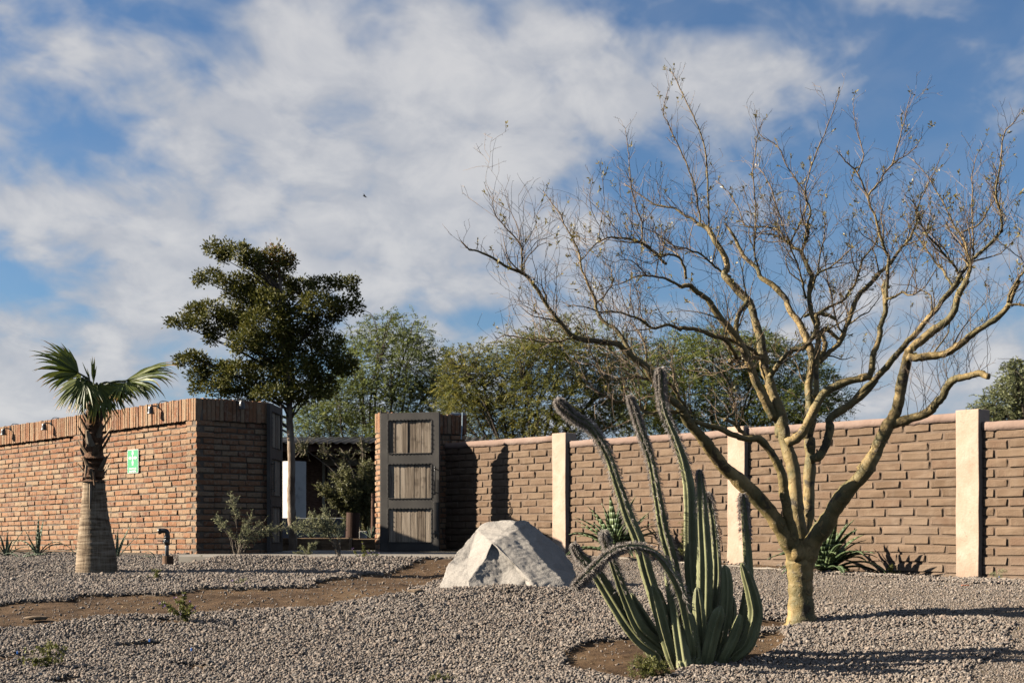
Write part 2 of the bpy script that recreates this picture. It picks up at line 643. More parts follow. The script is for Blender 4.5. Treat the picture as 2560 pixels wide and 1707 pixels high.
def make_brick_mat(name, dark=1.0):
    m, N, b = mat_new(name)
    v, _ = coords(N)
    r = rand_value(N)
    base = N.ramp(r, [(0.0, (0.352, 0.168, 0.085)), (.18, (0.404, 0.209, 0.110)), (.36, (0.316, 0.138, 0.069)), (.50, (0.412, 0.242, 0.139)), (.64, (0.421, 0.277, 0.167)), (.8, (0.368, 0.179, 0.094)), (.9, (0.254, 0.113, 0.066)), (1.0, (0.439, 0.310, 0.200))], 'CONSTANT')
    n = N.noise(v, 14.0, 6.0, 0.65, 0.6)
    pale = N.smooth(N.math('ADD', n, N.math('MULTIPLY', r, 0.10)), 0.50, 0.68)
    col = N.mix(N.math('MULTIPLY', pale, 0.6), base, (0.457, 0.335, 0.220))
    n2 = N.noise(v, 30.0, 4.0, 0.6)
    col = N.mix(N.math('MULTIPLY', N.smooth(n2, .55, .75), 0.55), col, (0.114, 0.054, 0.032))
    pos = N.n('ShaderNodeNewGeometry').outputs['Position']
    wn = N.noise(pos, 0.9, 6.0, .65, .4)
    col = N.mix(N.math('MULTIPLY', N.smooth(wn, .50, .72), .38), col, (0.470, 0.330, 0.218))
    col = N.mix(N.math('MULTIPLY', N.smooth(wn, .46, .30), .35), col, (0.224, 0.103, 0.057))
    mpw = N.n('ShaderNodeMapping')
    mpw.inputs['Scale'].default_value = (3.5, 3.5, .35)
    N.link(pos, mpw.inputs['Vector'])
    stk = N.noise(mpw.outputs[0], 1.0, 5.0, .6)
    col = N.mix(N.math('MULTIPLY', N.smooth(stk, .56, .74), .32), col, (0.470, 0.330, 0.218))
    sepw = N.n('ShaderNodeSeparateXYZ')
    N.link(pos, sepw.inputs[0])
    lown = N.math('ADD', sepw.outputs[2], N.math('MULTIPLY', N.noise(pos, 2.5, 4.0), .5))
    col = N.mix(N.math('MULTIPLY', N.smooth(lown, EYE + .05, EYE - .30), .40), col, (0.470, 0.330, 0.218))
    N.link(col, b.inputs['Base Color'])
    b.inputs['Roughness'].default_value = 0.93
    b.inputs['Specular IOR Level'].default_value = 0.2
    bump(N, b, N.math('ADD', N.noise(v, 45.0, 4.0), n), 0.8, 0.012)
    return m


M_brick = make_brick_mat('handmade_brick')


def make_adobe_mat():
    m, N, b = mat_new('slump_block')
    v, _ = coords(N)
    r = rand_value(N)
    base = N.ramp(r, [(0.0, (0.194, 0.127, 0.080)), (.35, (0.225, 0.149, 0.097)), (.7, (0.250, 0.171, 0.111)), (1.0, (0.214, 0.134, 0.087))])
    n = N.noise(v, 7.0, 7.0, 0.6)
    col = N.mix(N.math('MULTIPLY', N.smooth(n, .42, .70), .65), base, (0.298, 0.210, 0.142))
    sp = N.noise(v, 75.0, 3.0, 0.5)
    col = N.mix(N.math('MULTIPLY', N.smooth(sp, .66, .76), .6), col, (0.376, 0.313, 0.226))
    col = N.mix(N.math('MULTIPLY', N.smooth(sp, .32, .22), .5), col, (0.115, 0.076, 0.050))
    pos = N.n('ShaderNodeNewGeometry').outputs['Position']
    wn = N.noise(pos, 0.9, 6.0, .65, .4)
    col = N.mix(N.math('MULTIPLY', N.smooth(wn, .50, .72), .38), col, (0.320, 0.245, 0.185))
    col = N.mix(N.math('MULTIPLY', N.smooth(wn, .46, .30), .35), col, (0.145, 0.093, 0.062))
    mpw = N.n('ShaderNodeMapping')
    mpw.inputs['Scale'].default_value = (3.5, 3.5, .35)
    N.link(pos, mpw.inputs['Vector'])
    stk = N.noise(mpw.outputs[0], 1.0, 5.0, .6)
    col = N.mix(N.math('MULTIPLY', N.smooth(stk, .56, .74), .32), col, (0.320, 0.245, 0.185))
    sepw = N.n('ShaderNodeSeparateXYZ')
    N.link(pos, sepw.inputs[0])
    lown = N.math('ADD', sepw.outputs[2], N.math('MULTIPLY', N.noise(pos, 2.5, 4.0), .5))
    col = N.mix(N.math('MULTIPLY', N.smooth(lown, EYE + .05, EYE - .30), .40), col, (0.320, 0.245, 0.185))
    N.link(col, b.inputs['Base Color'])
    b.inputs['Roughness'].default_value = 0.95
    b.inputs['Specular IOR Level'].default_value = 0.15
    bump(N, b, N.math('ADD', sp, N.math('MULTIPLY', n, 1.5)), 0.7, 0.01)
    return m


M_adobe = make_adobe_mat()
M_coping = mat_noise('pink_stucco', [(.3, (0.299, 0.196, 0.147)), (.5, (0.352, 0.239, 0.187)), (.7, (0.404, 0.294, 0.236))], 2.6, .92, .6, 26, .012, rand=False)
def make_pillar_mat():
    m, N, b = mat_new('cream_stucco')
    v, _ = coords(N)
    n = N.noise(v, 4.0, 8.0, .62, .5)
    col = N.ramp(n, [(.30, (.56, .385, .275)), (.5, (.64, .46, .345)), (.70, (.70, .535, .42))])
    mp = N.n('ShaderNodeMapping')
    mp.inputs['Scale'].default_value = (9, 9, .7)
    N.link(v, mp.inputs['Vector'])
    streak = N.noise(mp.outputs[0], 1.0, 4.0, .6)
    col = N.mix(N.math('MULTIPLY', N.smooth(streak, .55, .75), .30), col, (.42, .30, .22))
    pos = N.n('ShaderNodeNewGeometry').outputs['Position']
    sep = N.n('ShaderNodeSeparateXYZ')
    N.link(pos, sep.inputs[0])
    lown = N.math('ADD', sep.outputs[2], N.math('MULTIPLY', N.noise(pos, 4.0, 5.0), .55))
    col = N.mix(N.math('MULTIPLY', N.smooth(lown, EYE + .0, EYE - .32), .55), col, (.40, .28, .19))
    crack = N.noise(pos, 3.0, 2.0, .5, 2.5)
    col = N.mix(N.math('MULTIPLY', N.smooth(N.math('ABSOLUTE', N.math('SUBTRACT', crack, .5)), .006, .0), .55), col, (.33, .23, .16))
    N.link(col, b.inputs['Base Color'])
    b.inputs['Roughness'].default_value = .92
    b.inputs['Specular IOR Level'].default_value = .2
    bump(N, b, N.math('ADD', N.noise(v, 34.0, 5.0), n), .6, .008)
    return m


M_pillar = make_pillar_mat()


def make_stone_mat():
    m, N, b = mat_new('crushed_stone')
    oi = N.n('ShaderNodeObjectInfo')
    r = oi.outputs['Random']
    col = N.ramp(r, [(0.0, (0.334, 0.277, 0.229)), (.14, (0.416, 0.344, 0.281)), (.30, (0.366, 0.319, 0.276)), (.44, (0.441, 0.355, 0.288)), (.56, (0.303, 0.264, 0.234)),
                     (.66, (0.391, 0.334, 0.285)), (.78, (0.467, 0.398, 0.331)), (.86, (0.366, 0.283, 0.229)), (.93, (0.555, 0.486, 0.417)), (.97, (0.259, 0.237, 0.219))], 'CONSTANT')
    tc = N.n('ShaderNodeTexCoord')
    n = N.noise(tc.outputs['Object'], 3.0, 4.0)
    col = N.mix(N.smooth(n, .35, .7), N.mix(1.0, col, (.70, .67, .64), 'MULTIPLY'), col)
    N.link(col, b.inputs['Base Color'])
    b.inputs['Roughness'].default_value = 0.9
    b.inputs['Specular IOR Level'].default_value = 0.25
    return m


M_stone = make_stone_mat()

# ------------------------------------------------------------------ ground sheet
def build_ground():
    xs = np.concatenate([[-600, -250, -100, -50, -30, -20, -14], np.arange(-10.5, 9.0, 0.06), [12, 16, 24, 40, 80, 250, 600]])
    ys = np.concatenate([[-300, -80, -20, -5, 0, 3, 5, 7], np.arange(8.0, 24.6, 0.06), [25.5, 27, 30, 35, 45, 60, 90, 150, 300, 800]])
    X, Y = np.meshgrid(xs, ys)
    Z = gz(X, Y)
    zn = zones(X, Y)
    zn[(np.abs(X) > 11) | (Y > 24.6) | (Y < 7)] = 0
    Z = Z + np.where(zn == 0, fbm2(X, Y, 9.0, 5) * 0.03 + fbm2(X, Y, 3.0, 8) * 0.03 - 0.02, 0.0) * ((Y < 24) & (Y > 7))
    ny, nx = X.shape
    V = np.stack([X, Y, Z], -1).reshape(-1, 3)
    idx = np.arange(nx * ny).reshape(ny, nx)
    q = np.stack([idx[:-1, :-1], idx[:-1, 1:], idx[1:, 1:], idx[1:, :-1]], -1).reshape(-1, 4)
    me = bpy.data.meshes.new('ground')
    me.vertices.add(len(V))
    me.vertices.foreach_set('co', V.astype(np.float32).ravel())
    me.loops.add(q.size)
    me.loops.foreach_set('vertex_index', q.astype(np.int32).ravel())
    me.polygons.add(len(q))
    me.polygons.foreach_set('loop_start', np.arange(0, q.size, 4, dtype=np.int32))
    a = me.attributes.new('zone', 'FLOAT', 'POINT')
    a.data.foreach_set('value', zn.astype(np.float32).ravel())
    me.materials.append(M_ground)
    me.update(calc_edges=True)
    me.polygons.foreach_set('use_smooth', np.ones(len(me.polygons), dtype=bool))
    o = bpy.data.objects.new('ground', me)
    COL.objects.link(o)
    tag(o, 'bare brown soil under the gravel, showing as a curving dirt path', None, kind='structure')


build_ground()

# entrance slab
def prism(mb, poly, z0, z1):
    n = len(poly)
    v = [(p[0], p[1], z0) for p in poly] + [(p[0], p[1], z1) for p in poly]
    mb.add(v, [tuple(range(n))[::-1], tuple(range(n, 2 * n))] + [(i, (i + 1) % n, n + (i + 1) % n, n + i) for i in range(n)])


mb = MB()
sp = list(slab_poly[:-2]) + [(-3.95, 22.4), (-4.9, 21.6)]
prism(mb, sp, EYE - .75, EYE - .355)
tag(mb.build('entrance_pavement', M_concrete), 'pale concrete slab in front of the open gate', None, kind='structure')
mb = MB()
mb.box((-14, 24.3, EYE - .8), (8, 36, EYE - .362))
tag(mb.build('courtyard_ground', M_ground), 'courtyard floor seen through the gate', None, kind='structure')

# ------------------------------------------------------------------ gravel: instanced stones
def stone_meshes(n, seed):
    r = np.random.default_rng(seed)
    col = bpy.data.collections.new('stone_shapes_%d' % seed)
    import bmesh
    for i in range(n):
        bm = bmesh.new()
        bmesh.ops.create_icosphere(bm, subdivisions=1, radius=0.5)
        dirs = unit(r.normal(size=(9, 3)))
        lim = r.uniform(0.30, 0.46, 9)
        sc = np.array([1.0, r.uniform(.65, .95), r.uniform(.45, .8)])
        for v in bm.verts:
            p = np.array(v.co)
            for d, l in zip(dirs, lim):
                k = p.dot(d) - l
                if k > 0:
                    p = p - d * k
            v.co = Vector(p * sc * 1.25)
        me = bpy.data.meshes.new('stone')
        bm.to_mesh(me)
        bm.free()
        me.materials.append(M_stone)
        o = bpy.data.objects.new('stone', me)
        col.objects.link(o)
    return col


def scatter(name, P, scl, label, seed, nshape=9):
    n = len(P)
    r = np.random.default_rng(seed)
    me = bpy.data.meshes.new(name)
    me.vertices.add(n)
    me.vertices.foreach_set('co', P.astype(np.float32).ravel())
    rot = r.uniform(0, 2 * math.pi, (n, 3)).astype(np.float32)
    rot[:, 0] = r.normal(0, .6, n)
    rot[:, 1] = r.normal(0, .6, n)
    a = me.attributes.new('rot', 'FLOAT_VECTOR', 'POINT')
    a.data.foreach_set('vector', rot.ravel())
    a = me.attributes.new('scl', 'FLOAT', 'POINT')
    a.data.foreach_set('value', scl.astype(np.float32))
    o = bpy.data.objects.new(name, me)
    me.materials.append(M_stone)
    COL.objects.link(o)
    ng = bpy.data.node_groups.new(name + '_nodes', 'GeometryNodeTree')
    ng.interface.new_socket('Geometry', in_out='INPUT', socket_type='NodeSocketGeometry')
    ng.interface.new_socket('Geometry', in_out='OUTPUT', socket_type='NodeSocketGeometry')
    gi, go = ng.nodes.new('NodeGroupInput'), ng.nodes.new('NodeGroupOutput')
    ci = ng.nodes.new('GeometryNodeCollectionInfo')
    ci.inputs['Collection'].default_value = stone_meshes(nshape, seed)
    ci.inputs['Separate Children'].default_value = True
    ci.inputs['Reset Children'].default_value = True
    ip = ng.nodes.new('GeometryNodeInstanceOnPoints')
    ip.inputs['Pick Instance'].default_value = True
    na = ng.nodes.new('GeometryNodeInputNamedAttribute')
    na.data_type = 'FLOAT_VECTOR'
    na.inputs['Name'].default_value = 'rot'
    nb = ng.nodes.new('GeometryNodeInputNamedAttribute')
    nb.data_type = 'FLOAT'
    nb.inputs['Name'].default_value = 'scl'
    L = ng.links.new
    L(gi.outputs[0], ip.inputs['Points'])
    L(ci.outputs[0], ip.inputs['Instance'])
    L(na.outputs[0], ip.inputs['Rotation'])
    L(nb.outputs[0], ip.inputs['Scale'])
    L(ip.outputs[0], go.inputs[0])
    md = o.modifiers.new('stones', 'NODES')
    md.node_group = ng
    tag(o, label, None, kind='stuff')
    return o


def view_points(n, y0, y1, r, margin=0.35):
    """random ground points over the wedge the camera sees, with a margin to each side"""
    Y = np.sqrt(r.uniform(y0 ** 2, y1 ** 2, n))
    X = r.uniform(-1, 1, n) * (Y * 0.362 + margin)
    return X, Y


def wedge_area(y0, y1, margin=0.35):
    return 0.362 * (y1 ** 2 - y0 ** 2) + 2 * margin * (y1 - y0)


r = np.random.default_rng(11)
PX, PY, PS = [], [], []
for (y0, y1, dens, s0) in ((8.5, 11.5, 5000, .0200), (11.5, 14.5, 4000, .0220), (14.5, 21.2, 2700, .0255)):
    n = int(wedge_area(y0, y1) * dens)
    X, Y = view_points(n, y0, y1, r)
    z = zones(X, Y)
    keep = (z == 1) & ~inside(slab_poly, X, Y)
    stray = (z == 0) & (r.random(n) < 0.010)
    stray2 = (z == 2) & (r.random(n) < 0.03)
    keep = keep | ((stray | stray2) & ~inside(slab_poly, X, Y))
    s = s0 * np.exp(r.normal(0, .33, n))
    s = np.where(stray | stray2, s * .8, s)
    PX.append(X[keep])
    PY.append(Y[keep])
    PS.append(s[keep])
PX, PY, PS = map(np.concatenate, (PX, PY, PS))
# nothing under the left brick wall
keep = ~((PX + 4.73) * 0.728 + (PY - 21.3) * 0.686 > -0.02) | (PX > -4.6)
PX, PY, PS = PX[keep], PY[keep], PS[keep]
PZ = gz(PX, PY) + r.uniform(-.004, .022, len(PX))
scatter('gravel', np.stack([PX, PY, PZ], -1), PS, 'coarse tan and grey crushed stone spread over the yard', 11)

n = int(wedge_area(9.0, 21) * 1500)
X, Y = view_points(n, 9.0, 21, r)
z = zones(X, Y)
keep = ((z == 2) | ((z == 0) & (r.random(n) < .035))) & ~inside(slab_poly, X, Y)
X, Y = X[keep], Y[keep]
scatter('fine_gravel', np.stack([X, Y, gz(X, Y) + .001], -1), .014 * np.exp(r.normal(0, .35, len(X))), 'fine tan gravel between the bare tree and the block wall', 12, 5)


# ------------------------------------------------------------------ brick laying
def unit_bricks(n, size, bev, jit, mat, seed, bulge=0.0):
    r = np.random.default_rng(seed)
    L, Dp, H = size
    out = []
    for i in range(n):
        m = MB()
        m.bevbox((-L / 2, 0, -H / 2), (L / 2, Dp, H / 2), bev)
        V = m.v[0]
        V += r.normal(0, jit, V.shape) * np.array((1.3, 1.0, 1.0))
        if bulge:
            V[:, 1] -= bulge * (1 - (V[:, 0] / (L / 2)) ** 2) * (V[:, 1] < Dp / 2)
        o = m.build('brick', mat, link=False)
        out.append(o.data)
        bpy.data.objects.remove(o)
    return out


class Face:
    """a vertical wall face: origin (left end seen from outside), u to the right, n inwards"""
    def __init__(self, origin, u, n, slope=0.0):
        self.o = np.array((origin[0], origin[1], 0.0))
        self.u = np.array((u[0], u[1], 0.0)) / math.hypot(*u)
        self.n = np.array((n[0], n[1], 0.0)) / math.hypot(*n)
        self.slope = slope

    def P(self, a, d, z):
        return self.o + self.u * a + self.n * d + np.array((0, 0, z + self.slope * a))

    def mat(self, a, d, z, sx=1.0, sy=1.0, sz=1.0, roll=0.0):
        p = self.P(a, d, z)
        M = Matrix(((self.u[0], self.n[0], 0, p[0]), (self.u[1], self.n[1], 0, p[1]), (0, 0, 1, p[2]), (0, 0, 0, 1)))
        return M @ Matrix.Rotation(roll, 4, 'Y') @ Matrix.Diagonal((sx, sy, sz, 1))

    def slab(self, mb, a0, a1, d0, d1, z0, z1):
        v = []
        for z in (z0, z1):
            for (a, d) in ((a0, d0), (a1, d0), (a1, d1), (a0, d1)):
                v.append(self.P(a, d, z))
        mb.add(v, [(0, 3, 2, 1), (4, 5, 6, 7), (0, 1, 5, 4), (1, 2, 6, 5), (2, 3, 7, 6), (3, 0, 4, 7)])


def course(face, a0, a1, z, depth, L, joint, size, phase, place, r, jd=.004, halves=.12, sz=1.0, lead=0.0):
    """one course of bricks from a0 to a1"""
    a = a0 + lead
    first = True
    while a < a1 - .03:
        l = L * (phase if first else (0.5 if r.random() < halves else r.uniform(.92, 1.06)))
        first = False
        if a + l > a1 - .06:
            l = a1 - a
        place.append((face.mat(a + l / 2, depth + r.normal(0, jd), z + r.normal(0, .0025), max(l - joint, .02) / size[0], 1.0, sz * r.uniform(.93, 1.05), r.normal(0, .006)), r.integers(0, 1000)))
        a += l


def finish_pieces(parent, place, meshes, name, mat, limit=300):
    cams = np.array([(p[0].translation - Vector((0, 0, EYE))).length for p in place])
    vis = np.array([abs(p[0].translation.x / p[0].translation.y) < .362 and p[0].translation.z > EYE + float(np.interp(p[0].translation.y, _gy, _gz)) - .03 for p in place])
    order = np.argsort(cams + np.where(vis, 0, 1000))
    for k in order[:limit]:
        M, q = place[k]
        o = bpy.data.objects.new(name, meshes[q % len(meshes)])
        COL.objects.link(o)
        par(o, parent)
        o.matrix_basis = M
    rest = MB()
    for k in order[limit:]:
        M, q = place[k]
        me = meshes[q % len(meshes)]
        V = np.array([v.co[:] for v in me.vertices]) if q % len(meshes) not in _cache.setdefault(id(meshes), {}) else None
        c = _cache[id(meshes)]
        if V is not None:
            c[q % len(meshes)] = (V, [tuple(p.vertices) for p in me.polygons])
        V, Fc = c[q % len(meshes)]
        A = np.array(M)
        rest.add(V @ A[:3, :3].T + A[:3, 3], Fc)
    if order[limit:].size:
        rest.build(name + '_course', mat, parent, kind='stuff')


_cache = {}
BR = (.265, .11, .066)
brick_meshes = unit_bricks(8, BR, .006, .0022, M_brick, 21)
SOLD = (.062, .11, .33)
soldier_meshes = unit_bricks(8, SOLD, .005, .002, M_brick, 22)

Z0, ZC, ZT = EYE - .42, EYE + 1.655, EYE + 1.99
PITCH = .0885
rb = np.random.default_rng(31)


def brick_face(face, length, piers, place, splace, ends=(False, False), recess=.06, zc=ZC, zt=ZT, cop=True):
    """bricks of one face; piers = flush stretches, recessed panels between them"""
    segs = []
    a = 0.0
    for (p0, p1) in sorted(piers):
        if p0 > a + .02:
            segs.append((a, p0, recess))
        segs.append((p0, p1, 0.0))
        a = p1
    if a < length - .02:
        segs.append((a, length, recess))
    k = 0
    z = zc - PITCH / 2
    while z > Z0:
        for (s0, s1, d) in segs:
            lead0 = lead1 = 0.0
            if s0 == 0.0 and ends[0] and k % 2:
                lead0 = .12
            if s1 == length and ends[1] and k % 2 == 0:
                lead1 = .12
            course(face, s0 + lead0, s1 - lead1, z, d, .283, .018, BR, (.5 if k % 2 else 1.0), place, rb)
        z -= PITCH
        k += 1
    if cop:
        a0 = .036 + (.11 if ends[0] else 0)
        nn = int(round((length - .034 - a0) / .073))
        for a in np.linspace(a0, length - .034, nn + 1):
            a += rb.normal(0, .0015)
            splace.append((face.mat(a, rb.normal(0, .003), (zc + zt) / 2 + rb.normal(0, .004), rb.uniform(.9, 1.08), 1, rb.uniform(.98, 1.02), rb.normal(0, .01)), rb.integers(0, 1000)))


# left brick wall with its return at the gate
wall_left = thing('brick_wall', 'long handmade brick wall with upright brick coping, ending in a dark return beside the gate', 'brick wall', (-4.73, 21.3, EYE - .42))
wall_left['kind'] = 'thing'
LL = 9.2
uL = np.array((.686, -.728))
oL = np.array((-4.73, 21.3)) - uL / np.linalg.norm(uL) * LL
fL = Face(oL, uL, (.728, .686), 0.0115)
fL.o[2] = -0.0115 * LL
fS = Face((-4.73, 21.3), (.763, .646), (-.646, .763))
LS = 1.25
place, splace = [], []
brick_face(fL, LL, [(LL - .31, LL), (LL - 4.0, LL - 3.64), (LL - 7.9, LL - 7.55)], place, splace, (False, True))
brick_face(fS, LS, [(0, .31)], place, splace, (True, False), .04)
mo = MB()
fL.slab(mo, 0, LL - .10, .075, .46, Z0 - .2, ZT - .012)
for (p0, p1) in ((LL - .28, LL - .014), (LL - 3.97, LL - 3.67), (LL - 7.87, LL - 7.58)):
    fL.slab(mo, p0, p1, .012, .08, Z0 - .2, ZC)
fL.slab(mo, 0, LL - .013, .013, .09, ZC + .002, ZT - .016)
fS.slab(mo, .125, LS, .055, .45, Z0 - .2, ZT - .014)
fS.slab(mo, .014, .28, .0125, .06, Z0 - .2, ZC - .001)
fS.slab(mo, .0145, LS - .005, .0135, .06, ZC + .001, ZT - .018)
mo.build('mortar', M_mortar, wall_left)
n_b = 230
finish_pieces(wall_left, place, brick_meshes, 'brick', M_brick, 230)
finish_pieces(wall_left, splace, soldier_meshes, 'coping_brick', M_brick, 110)

# right gate pier
A_ = np.array((-2.163, 23.6))
B_ = np.array((-.775, 24.35))
J_ = np.array((-2.316, 24.05))
pier = thing('brick_gate_pier', 'short brick gate pier standing behind the weathered wooden leaf', 'gate pier', (-1.9, 23.5, EYE - .42))
fP = Face(A_, B_ - A_, (-.51, .86))
LP = float(np.linalg.norm(B_ - A_))
fJ = Face(J_, A_ - J_, (.954, .30))
LJ = float(np.linalg.norm(A_ - J_))
place, splace = [], []
brick_face(fP, LP, [(0, .3), (LP - .3, LP)], place, splace, (True, False), .03, ZC - .03, ZT - .02)
brick_face(fJ, LJ, [(0, LJ)], place, splace, (False, True), .0, ZC - .03, ZT - .02)
mo = MB()
fP.slab(mo, .13, LP - .01, .045, .42, Z0 - .2, ZT - .04)
fP.slab(mo, .06, LP - .008, .014, .05, ZC - .025, ZT - .045)
fJ.slab(mo, .02, LJ - .016, .014, .2, Z0 - .2, ZT - .05)
mo.build('mortar', M_mortar, pier)
finish_pieces(pier, place, brick_meshes, 'brick', M_brick, 200)
finish_pieces(pier, splace, soldier_meshes, 'coping_brick', M_brick, 60)

# adobe-coloured block wall
BL = (.382, .12, .098)
block_meshes = unit_bricks(8, BL, .013, .0030, M_adobe, 23, .008)
adobe = thing('block_wall', 'long brown block wall with pink coping and three cream pillars', 'block wall', (*wall_pt(3.5), EYE - .6))
adobe['kind'] = 'thing'
fA = Face(wall_pt(0), (.656, -.756), (.755, .656))
place = []
mo = MB()
for pi, (s0, s1, top) in enumerate(((-2.95, -.145, 1.48), (.145, 3.385, 1.375), (3.675, 6.885, 1.388), (7.175, 10.2, 1.262))):
    z = EYE + top - .102 - .053
    k = pi
    while z > EYE - .80:
        course(fA, s0, s1, z, .004, .40, .028, BL, (.5 if k % 2 else 1.0) * (.85 if pi % 2 else 1.0), place, rb, .003, 0.02)
        z -= .1126
        k += 1
    fA.slab(mo, s0 - .01, s1 + .01, .019, .17, EYE - 1.0, EYE + top - .098)
    # coping: hand-trowelled rounded bar
    cp = MB()
    aa = np.arange(s0, s1 + .05, .07)
    aa[-1] = s1
    rr = np.random.default_rng(50 + pi)
    prof = []
    ph = np.array([(-.006, -.104), (-.010, -.06), (-.009, -.016), (.004, -.003), (.10, .004), (.16, .002), (.185, -.02), (.19, -.1)])
    for a in aa:
        w = fbm2(np.array([a * 1.0]), np.array([pi * 5.0]), 2.5, 9)[0] * .016
        for (d, zz) in ph:
            low = rr.normal(0, .006) if zz < -.09 else 0.0
            prof.append(fA.P(a, d + rr.normal(0, .0022), EYE + top + zz + w + low + rr.normal(0, .0018)))
    n = len(ph)
    fc = []
    for i in range(len(aa) - 1):
        for j in range(n):
            j2 = (j + 1) % n
            fc.append((i * n + j, (i + 1) * n + j, (i + 1) * n + j2, i * n + j2))
    fc += [tuple(range(n)), tuple((len(aa) - 1) * n + j for j in range(n))[::-1]]
    cp.add(prof, fc)
    cp.build('coping', M_coping, adobe, smooth=True)
mo.build('mortar', M_adobe_mortar, adobe)
finish_pieces(adobe, place, block_meshes, 'block', M_adobe, 300)
for (s, top) in ((0.0, 1.50), (3.53, 1.405), (7.03, 1.412)):
    pm = MB()
    zz = np.linspace(EYE - .95, EYE + top, 9)
    rr = np.random.default_rng(int(s * 10) + 3)
    v = []
    for z in zz:
        for (a, d) in ((-.15, -.062), (.15, -.062), (.15, .175), (-.15, .175)):
            v.append(fA.P(s + a + rr.normal(0, .0025), d + rr.normal(0, .002), z))
    fc = []
    for i in range(len(zz) - 1):
        for j in range(4):
            fc.append((i * 4 + j, i * 4 + (j + 1) % 4, i * 4 + 4 + (j + 1) % 4, i * 4 + 4 + j))
    fc.append(tuple((len(zz) - 1) * 4 + j for j in range(4)))
    pm.add(v, fc)
    po = pm.build('pillar', M_pillar, adobe)
    bv = po.modifiers.new('soft', 'BEVEL')
    bv.width, bv.segments, bv.limit_method, bv.angle_limit = .008, 2, 'ANGLE', .9


# dry leaf litter lying on the gravel and soil
r = np.random.default_rng(91)
Xl, Yl_ = view_points(2600, 8.8, 20.5, r)
kp = ~inside(slab_poly, Xl, Yl_)
Xl, Yl_ = Xl[kp], Yl_[kp]
cl = np.stack([Xl, Yl_, gz(Xl, Yl_) + .018], -1)
dl = unit(np.stack([r.normal(size=len(Xl)), r.normal(size=len(Xl)), r.normal(0, .25, len(Xl))], -1))
sl = unit(np.cross(dl, np.array((0, 0, 1.0)) + r.normal(0, .3, dl.shape)))
ll = r.uniform(.012, .034, (len(Xl), 1))
Vl = np.stack([cl, cl + dl * ll * .5 + sl * ll * .2 + np.array((0, 0, .003)), cl + dl * ll, cl + dl * ll * .5 - sl * ll * .2 + np.array((0, 0, .003))], 1).reshape(-1, 3)
M_litter = mat_leaf('dry_leaf', [(0, (.20, .13, .07)), (.5, (.40, .29, .16)), (1, (.62, .50, .32))], .8, .2, .15)
tag(quads_object('leaf_litter', Vl, 4, M_litter, None, 'stuff', r.random(len(Xl))), 'dry leaf litter scattered over the gravel', None, kind='stuff')

# ------------------------------------------------------------------ gate leaves
def make_wood(name, stops, scale=(34, 34, 1.6), rough=.9):
    m, N, b = mat_new(name)
    v, r = coords(N)
    mp = N.n('ShaderNodeMapping')
    mp.inputs['Scale'].default_value = scale
    N.link(v, mp.inputs['Vector'])
    n = N.noise(mp.outputs[0], 1.0, 7.0, .62, .5)
    f = N.math('ADD', N.math('MULTIPLY', n, .75), N.math('MULTIPLY', rand_value(N), .25))
    col = N.ramp(f, stops)
    k = N.noise(v, 5.0, 3.0)
    col = N.mix(N.math('MULTIPLY', N.smooth(k, .56, .72), .6), col, (.09, .065, .045))
    N.link(col, b.inputs['Base Color'])
    b.inputs['Roughness'].default_value = rough
    b.inputs['Specular IOR Level'].default_value = .2
    bump(N, b, n, .6, .01)
    return m


M_plank = make_wood('weathered_plank', [(.28, (0.103, 0.076, 0.054)), (.42, (0.276, 0.214, 0.156)), (.58, (0.469, 0.380, 0.286)), (.75, (0.635, 0.524, 0.408))])
M_timber = make_wood('rough_timber', [(.28, (.09, .05, .028)), (.45, (.22, .135, .075)), (.62, (.38, .26, .155)), (.78, (.50, .37, .24))], (3, 22, 22))
M_log = make_wood('bark_log', [(.3, (.05, .026, .018)), (.5, (.12, .065, .045)), (.7, (.20, .115, .08))], (26, 26, 1.5))
M_steel = mat_noise('blackened_steel', [(.3, (0.062, 0.056, 0.050)), (.55, (0.095, 0.086, 0.076)), (.75, (0.134, 0.121, 0.104))], 3.0, .75, .15, 30, .003, rand=True, spec=.25)
M_black = mat_noise('black_metal', [(.3, (.012, .012, .013)), (.7, (.035, .035, .038))], 8, .4, .05, 30, .002, spec=.5)


